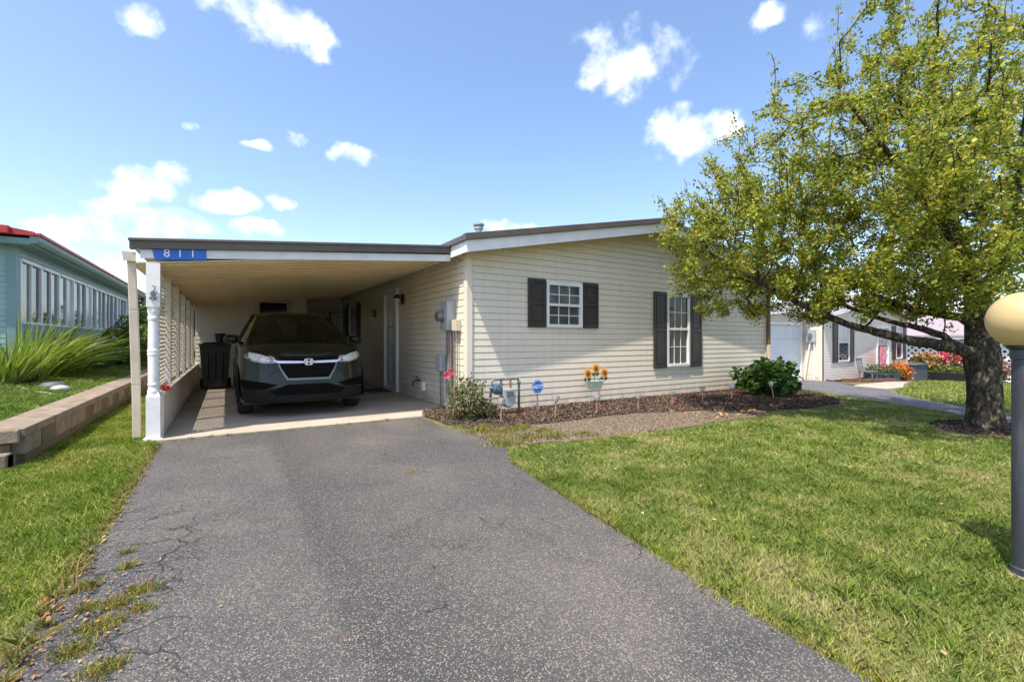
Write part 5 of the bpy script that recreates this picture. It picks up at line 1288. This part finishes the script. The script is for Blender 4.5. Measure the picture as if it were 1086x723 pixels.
# ------------------------------------------------------------------ grass, chips, leaves (uncountable)
def scatter(x0, x1, y0, y1, n, polys_in=None, polys_out=(), zf=None):
    X = rng.uniform(x0, x1, n); Y = rng.uniform(y0, y1, n); k = np.ones(n, bool)
    if polys_in: k &= inpoly(X, Y, polys_in)
    for p in polys_out: k &= ~inpoly(X, Y, p)
    X, Y = X[k], Y[k]; return X, Y
CAMX, CAMY = 0., 0.
fwd = np.array([math.sin(R(31.93)), math.cos(R(31.93))])
def vis(X, Y, m=.6):
    t = X*fwd[0]+Y*fwd[1]; s_ = X*fwd[1]-Y*fwd[0]
    return (t > .7) & (np.abs(s_) < t*1.12+m)
def grass(name, X, Y, Z, h, w, pal, wts=None, patch=True):
    n = len(X); a = rng.uniform(0, 2*math.pi, n); ln = rng.normal(size=(n, 2))*.5
    H = h*rng.uniform(.45, 1.35, n)*np.array([1+.6*mn.noise(Vector((x_*3.3, y_*3.3, 7))) for x_, y_ in zip(X, Y)]); wd = w*rng.uniform(.7, 1.3, n)
    # mown blades in small tufts of like colour
    b = np.stack([X, Y, Z-.004], 1); s_ = np.stack([np.cos(a), np.sin(a), np.zeros(n)], 1)*wd[:, None]*.5
    mid = b+np.stack([ln[:, 0]*H*.35, ln[:, 1]*H*.35, H*.6], 1); tip = b+np.stack([ln[:, 0]*H*1.1, ln[:, 1]*H*1.1, H*.95], 1)
    V = np.stack([b-s_, b+s_, mid+s_*.75, tip, mid-s_*.75], 1)
    pal = np.array(pal)
    if patch:
        f = np.array([mn.noise(Vector((x*2.1, y*2.1, 0)))+.8*mn.noise(Vector((x*7, y*7, 3)))+.5*mn.noise(Vector((x*.7, y*.7, 9))) for x, y in zip(X, Y)])
        f = np.clip(f*.55+.40+rng.normal(size=n)*.24, 0, .999); idx = (f*len(pal)).astype(int)
    else: idx = rng.choice(len(pal), n, p=wts)
    C = pal[idx]*rng.uniform(.75, 1.25, (n, 1))
    o = np_mesh(name, V, 5, C, 'blade'); tag(o, kind='stuff'); return o
gp2 = [(.14, .21, .035), (.19, .27, .04), (.25, .32, .055), (.31, .36, .075), (.40, .39, .13), (.47, .42, .19)]
lawn_poly = [(1.77, -1), (1.80, .9), (1.88, 1.6), (1.99, 2.3), (2.10, 2.96), (2.20, 3.55), (2.40, 3.95), (2.75, 4.0), (3.6, 3.85), (5.2, 3.76), (6.41, 3.75), (7.2, 3.88), (8.36, 3.83), (9.7, 3.9), (10.5, 4.25), (12.1, 5.45), (12.3, 6.2), (12.95, 6.4), (12.4, 5.5), (11.55, 4.65), (10.95, 3.61), (9.85, 2.33), (9.15, 1.6), (7.6, -1)]
ringp = [(7.6, 2.05), (7.4, 1.75), (7.75, 1.45), (8.4, 1.25), (9.1, 1.5), (9.1, 2.0), (8.6, 2.3), (8.0, 2.25)]
XX, YY = [], []
for (nn_, dmax, dmin, bx) in ((420000, 4.0, 0., (1.7, 5.8, -.4, 4.3)), (260000, 6.2, 4.0, (1.7, 9.5, -.4, 4.3)), (190000, 16, 6.2, (1.7, 13.2, -.6, 6.6))):
    x, y = scatter(*bx, nn_, lawn_poly, [ringp])
    d_ = x*fwd[0]+y*fwd[1]; k = vis(x, y) & (d_ < dmax) & (d_ >= dmin); XX.append(x[k]); YY.append(y[k])
near = (XX[0], YY[0])
grass('grass', near[0], near[1], Gv(near[0]), .034, .0038, gp2)
x = np.concatenate(XX[1:]); y = np.concatenate(YY[1:]); grass('grass', x, y, Gv(x), .032, .0062, gp2)
# left strip between retaining wall and drive
lp_ = [(-1.55, 12), (-1.55, 5.6), (-3.2, 5.55), (-3.2, 1.2), (-.74, 1.2), (-.70, 2.3), (-.64, 2.7), (-.64, 3.4), (-.61, 4.2), (-.63, 4.9), (-.66, 5.9), (-.66, 6.32), (-.78, 6.34), (-.78, 12)]
x, y = scatter(-3.2, -.6, 1.2, 12, 300000, lp_); k = vis(x, y, .3); grass('grass', x[k], y[k], Gv(x[k]), .036, .0050, [(.14, .22, .022), (.20, .29, .03), (.27, .34, .045), (.34, .38, .07), (.44, .40, .13)])
# raised lawn
x, y = scatter(-3.3, -1.86, 6.0, 24, 110000); zz = .33+.10*np.clip((-1.87-x)/1.2, 0, 1); k = vis(x, y, .3); grass('grass', x[k], y[k], zz[k], .05, .010, [(.12, .20, .03), (.17, .27, .04), (.24, .32, .06), (.32, .36, .10)])
# lawn of the far neighbour
fl_ = [(16.2, 5.3), (18.0, 5.55), (21, 6.45), (25, 7.4), (27.5, 7.1), (28.4, 5.8), (32, 3.5), (32, 0), (11.2, 0), (11.1, 1.85), (11.85, 2.77), (12.9, 3.74), (14.3, 4.6)]
x, y = scatter(11, 32, 0, 9, 90000, fl_); k = vis(x, y, 1); grass('grass', x[k], y[k], Gv(x[k]), .06, .022, [(.16, .23, .04), (.24, .31, .06), (.33, .37, .09), (.40, .38, .15)])
# ragged fringe of weeds along the gravel and the drive
wp = [(.24, .26, .05), (.32, .30, .08), (.17, .22, .05), (.34, .24, .09)]
def tufts(cs, n, r_, h, w, pal=wp, zoff=.004):
    xs_, ys_ = [], []
    for (cx, cy, k) in cs:
        m_ = int(n*k); xs_.append(cx+rng.normal(size=m_)*r_*k**.5); ys_.append(cy+rng.normal(size=m_)*r_*.8*k**.5)
    x = np.concatenate(xs_); y = np.concatenate(ys_); return grass('weeds', x, y, Gv(x)+zoff, h, w, pal, patch=False)
tufts([(2.62, 4.92, 1), (2.9, 4.75, 1.2), (3.15, 4.85, .7), (2.6, 4.5, .8), (2.55, 4.2, 1), (2.9, 4.3, .9), (3.2, 4.2, .8), (2.52, 5.3, .5), (3.3, 4.55, .6), (3.6, 4.1, .7), (2.72, 5.05, .8)], 420, .10, .05, .007)
tufts([(-.54, 2.76, .6), (-.42, 2.9, .35), (-.42, 2.36, 1.3), (-.33, 2.60, .7), (-.40, 2.52, .8), (-.46, 2.22, .9), (-.30, 2.42, .4), (-.36, 2.05, .8), (-.5, 2.55, .4), (-.45, 3.1, .2)], 420, .034, .030, .0040, [(.24, .26, .05), (.36, .33, .08), (.16, .24, .04), (.40, .24, .10)])
tufts([(x_, 6.27, .35) for x_ in np.arange(-.5, 1.9, .17)], 110, .05, .03, .005)
tufts([(-.62, y_, .3) for y_ in np.arange(2.0, 6.2, .12)], 150, .035, .05, .0055)
tufts([(x_, y_, k_) for (x_, y_, k_) in [(1.78+.04*math.sin(t*3), .5+t, .35) for t in np.arange(0, .9, .09)]+[(1.86+.13*t, 1.3+.78*t, .4) for t in np.arange(0, 3, .11)]], 100, .04, .034, .004, [(.30, .34, .05), (.40, .38, .07), (.20, .28, .04), (.45, .28, .08)])
tufts([(1.29, 4.45, .3), (1.35, 3.75, .28)], 110, .03, .02, .005, [(.45, .30, .05), (.38, .33, .08)])
tufts([(a_, b_, k_) for a_, b_, k_ in zip(rng.uniform(2.2, 7, 24), rng.uniform(.6, 3.6, 24), rng.uniform(.3, 1., 24)) if a_-1.8 > .45*max(0, b_-.5)*.9], 90, .045, .05, .008, [(.15, .23, .03), (.20, .28, .04), (.27, .33, .05)], .01)
# fallen leaves
def litter(name, X, Y, Z, s, pal):
    n = len(X); P = np.stack([X, Y, Z+.006], 1); o = leaves(name, P, s, pal, None, m='chip', asp=.6, up=1.2); tag(o, kind='stuff'); return o
yy = rng.uniform(2.0, 5.2, 300); xx = -.62+rng.normal(size=300)*.035; litter('fallen_leaves', xx, yy, Gv(xx)+.008, .022, [(.30, .13, .05), (.36, .20, .08), (.20, .09, .04)])
xx = rng.normal(size=120)*.10-.42; yy = rng.normal(size=120)*.3+2.45; litter('fallen_leaves', xx, yy, Gv(xx)+.008, .017, [(.30, .15, .06), (.38, .22, .09)])
x, y = scatter(2, 9, .2, 5, 260, lawn_poly); litter('fallen_leaves', x, y, Gv(x)+.022, .026, [(.40, .22, .08), (.45, .32, .14)])
x, y = scatter(-.5, 1.9, 1.2, 6, 45); litter('fallen_leaves', x, y, Gv(x)+.004, .014, [(.34, .14, .05), (.45, .3, .10)])
x, y = scatter(5.8, 7.6, 3.9, 4.9, 110); litter('fallen_leaves', x, y, Gv(x)+.02, .05, [(.55, .25, .08), (.5, .35, .12)])
# mulch chips
x, y = scatter(2.4, 12.2, 3.8, 6.9, 95000, bed); k = vis(x, y, .5); x, y = x[k], y[k]
n = len(x); warm = np.array([mn.noise(Vector((a*1.2, b*1.2, 4))) for a, b in zip(x, y)])+rng.normal(size=n)*.25
zz = Gv(x)+.014+rng.random(n)*.03
P = np.stack([x, y, zz], 1)
for nm, kk, pl in (('mulch', warm < .12, [(.06, .042, .03), (.11, .08, .06), (.035, .026, .02), (.19, .145, .11)]), ('mulch', warm >= .12, [(.17, .09, .06), (.12, .07, .05), (.26, .16, .11), (.08, .05, .035)])):
    o = leaves(nm, P[kk], .034, pl, None, m='chip', asp=.38, up=.45); tag(o, kind='stuff')
a = rng.uniform(0, 6.28, 1500); rr = np.sqrt(rng.random(1500)); x = 8.38+rr*np.cos(a)*.85; y = 1.80+rr*np.sin(a)*.5
o = leaves('mulch', np.stack([x, y, Gv(x)+.03], 1), .045, [(.05, .035, .025), (.10, .07, .05)], None, m='chip', asp=.4, up=.6); tag(o, kind='stuff')
x, y = scatter(2.4, 7.4, 3.7, 5.1, 22000, grav); o = leaves('gravel', np.stack([x, y, Gv(x)+.011], 1), .016, [(.21, .155, .105), (.15, .11, .075), (.28, .215, .15), (.10, .075, .05)], None, m='chip', asp=.8, up=1.2); tag(o, kind='stuff')
x, y = scatter(19, 31, 5.8, 8.6, 6000, [(19.1, 7.9), (20.3, 7.55), (27.0, 7.9), (28.6, 5.9), (31.5, 5.9), (31.5, 8.6), (19.1, 8.38)]); o = leaves('mulch', np.stack([x, y, Gv(x)+.03], 1), .10, [(.16, .06, .04), (.10, .05, .035)], None, m='chip', asp=.4, up=.6); tag(o, kind='stuff')
# dark soil at the clumps
sheetn = leaves('mulch', np.stack([rng.uniform(-3.25, -2.7, 5000), rng.uniform(9.9, 17, 5000), np.full(5000, .44)+rng.random(5000)*.02], 1), .05, [(.10, .055, .035), (.06, .04, .03)], None, m='chip', asp=.4, up=.6); tag(sheetn, kind='stuff')

# distant trees beyond the carport and the neighbours
def far_tree(c, h, r_, label):
    t = thing('distant_tree', c, label, 'tree', group='distant trees behind the houses')
    MB().tube([c, (c[0]+.1, c[1], c[2]+h*.55)], [.22, .1], 7).build('trunk', 'bark', t)
    n = 2600; q = unit(rng.normal(size=(n, 3)))*rng.uniform(0, 1, (n, 1))**.4
    lump = np.array([1+.4*mn.noise(Vector(v)*2+Vector(c)) for v in q])[:, None]
    leaves('crown', np.array(c)+np.array([0, 0, h*.6])+q*lump*np.array([r_, r_, h*.42]), .38, [(.05, .09, .03), (.08, .12, .04)], t)
far_tree((-6.0, 42, 0), 4.6, 2.6, 'distant green tree glimpsed left of the white corner post')
far_tree((-2.6, 38, 0), 4.2, 2.4, 'distant tree glimpsed through the carport lattice')

# ------------------------------------------------------------------ camera
cam = bpy.data.cameras.new('camera'); co = bpy.data.objects.new('camera', cam); COL.objects.link(co)
cam.sensor_width = 36; cam.lens = 485/1086*36; cam.clip_end = 4000; cam.clip_start = .05
co.location = (0, 0, 1.12); co.rotation_euler = (R(90), 0, R(-31.93)); cam.shift_y = -.001
S.camera = co

# ------------------------------------------------------------------ light
sdir = Vector((-.46, -.187, 1)).normalized()
sun = bpy.data.lights.new('sun', 'SUN'); so = bpy.data.objects.new('sun', sun); COL.objects.link(so)
sun.energy = 4.1; sun.angle = R(.53); sun.color = (1, .93, .82)
so.rotation_euler = (-sdir).to_track_quat('-Z', 'Y').to_euler()
w = bpy.data.worlds.new('World'); S.world = w; w.use_nodes = True; nt = w.node_tree; N = nt.nodes; L = nt.links
bg = N['Background']; sky = N.new('ShaderNodeTexSky'); sky.sky_type = 'NISHITA'; sky.sun_disc = False
sky.sun_elevation = math.asin(sdir.z); sky.sun_rotation = math.atan2(sdir.x, sdir.y); sky.altitude = 300; sky.air_density = 1.; sky.dust_density = 1.8; sky.ozone_density = 1.3
tc = N.new('ShaderNodeTexCoord'); D = tc.outputs['Generated']
f3 = Vector((math.sin(R(31.93)), math.cos(R(31.93)), 0)); r3 = Vector((math.cos(R(31.93)), -math.sin(R(31.93)), 0)); u3 = Vector((0, 0, 1))
CL = [(145, 20, 24, 20, .9), (255, 6, 42, 22, 1), (290, 24, 52, 26, .85), (330, 40, 34, 20, 1), (200, 137, 9, 6, .5), (282, 158, 26, 6, .9), (312, 146, 14, 6, .7), (375, 164, 26, 12, .85), (150, 198, 48, 18, 1), (190, 188, 32, 13, .9), (236, 213, 40, 14, 1), (299, 214, 15, 9, .95), (165, 234, 62, 18, 1), (105, 249, 75, 16, 1),
      (275, 243, 28, 8, .8), (60, 300, 160, 42, .8), (545, 242, 44, 7, .6), (640, 52, 42, 22, .6), (672, 68, 62, 34, .85), (700, 78, 38, 24, .8), (728, 140, 42, 28, 1.25), (765, 134, 24, 20, 1.1), (818, 15, 26, 13, .9), (868, 24, 26, 14, .5), (960, 330, 160, 18, .7)]
# wobble the lookup direction so the cloud edges curl
nz = N.new('ShaderNodeTexNoise'); nz.inputs['Scale'].default_value = 16; nz.inputs['Detail'].default_value = 7; nz.inputs['Roughness'].default_value = .62; L.new(D, nz.inputs['Vector'])
wv = N.new('ShaderNodeVectorMath'); wv.operation = 'MULTIPLY_ADD'; L.new(nz.outputs['Color'], wv.inputs[0]); wv.inputs[1].default_value = (.055, .055, .055); 
sb = N.new('ShaderNodeVectorMath'); sb.operation = 'SUBTRACT'; L.new(D, sb.inputs[0]); sb.inputs[1].default_value = (.0275, .0275, .0275); L.new(sb.outputs[0], wv.inputs[2]); DW = wv.outputs[0]
acc = None
for (cu, cv, hw, hh, inten) in CL:
    C = (f3+r3*((cu-543)/485)+u3*((360.5-cv)/485)); k_ = C.length; C.normalize(); rc = C.cross(u3).normalized(); uc = rc.cross(C)
    sx_, sy_ = hw/485/k_/ (1+((cu-543)/485)**2*.4)*1.25, hh/485/k_*1.25
    d1 = N.new('ShaderNodeVectorMath'); d1.operation = 'DOT_PRODUCT'; L.new(DW, d1.inputs[0]); d1.inputs[1].default_value = tuple(rc/sx_)
    d2 = N.new('ShaderNodeVectorMath'); d2.operation = 'DOT_PRODUCT'; L.new(DW, d2.inputs[0]); d2.inputs[1].default_value = tuple(uc/sy_)
    q = math_(nt, 'ADD', math_(nt, 'MULTIPLY', d1.outputs['Value'], d1.outputs['Value']), math_(nt, 'MULTIPLY', d2.outputs['Value'], d2.outputs['Value']))
    v = math_(nt, 'MULTIPLY', math_(nt, 'SUBTRACT', 1., q), inten)
    d3 = N.new('ShaderNodeVectorMath'); d3.operation = 'DOT_PRODUCT'; L.new(DW, d3.inputs[0]); d3.inputs[1].default_value = tuple(C)
    v = math_(nt, 'MULTIPLY', v, ramp(nt, d3.outputs['Value'], 0, .1))
    acc = v if acc is None else math_(nt, 'MAXIMUM', acc, v)
nz2 = noise(nt, D, 20, 10)
cm = math_(nt, 'ADD', acc, math_(nt, 'MULTIPLY', math_(nt, 'SUBTRACT', nz2, .5), 3.2))
cmask = N.new('ShaderNodeMapRange'); cmask.interpolation_type = 'SMOOTHSTEP'; cmask.inputs[1].default_value = .12; cmask.inputs[2].default_value = 1.5; L.new(cm, cmask.inputs[0])
cfac = math_(nt, 'MULTIPLY', math_(nt, 'MULTIPLY', cmask.outputs[0], ramp(nt, acc, 0, .3)), .9)
hs_ = N.new('ShaderNodeHueSaturation'); hs_.inputs['Saturation'].default_value = 1.08; hs_.inputs['Value'].default_value = 1.18; L.new(sky.outputs[0], hs_.inputs['Color'])
ccol = mixc(nt, ramp(nt, noise(nt, D, 11, 6), .4, .65), (7.2, 7.35, 7.7), (5.4, 5.7, 6.3))
tint = mixc(nt, 1., hs_.outputs[0], (1.03, .985, .98), 'MULTIPLY')
cc = mixc(nt, cfac, tint, ccol)
L.new(cc, bg.inputs[0]); bg.inputs[1].default_value = .15
S.view_settings.view_transform = 'Standard'; S.view_settings.look = 'None'; S.view_settings.exposure = 0.82; S.view_settings.gamma = 1
S.render.engine = 'CYCLES'
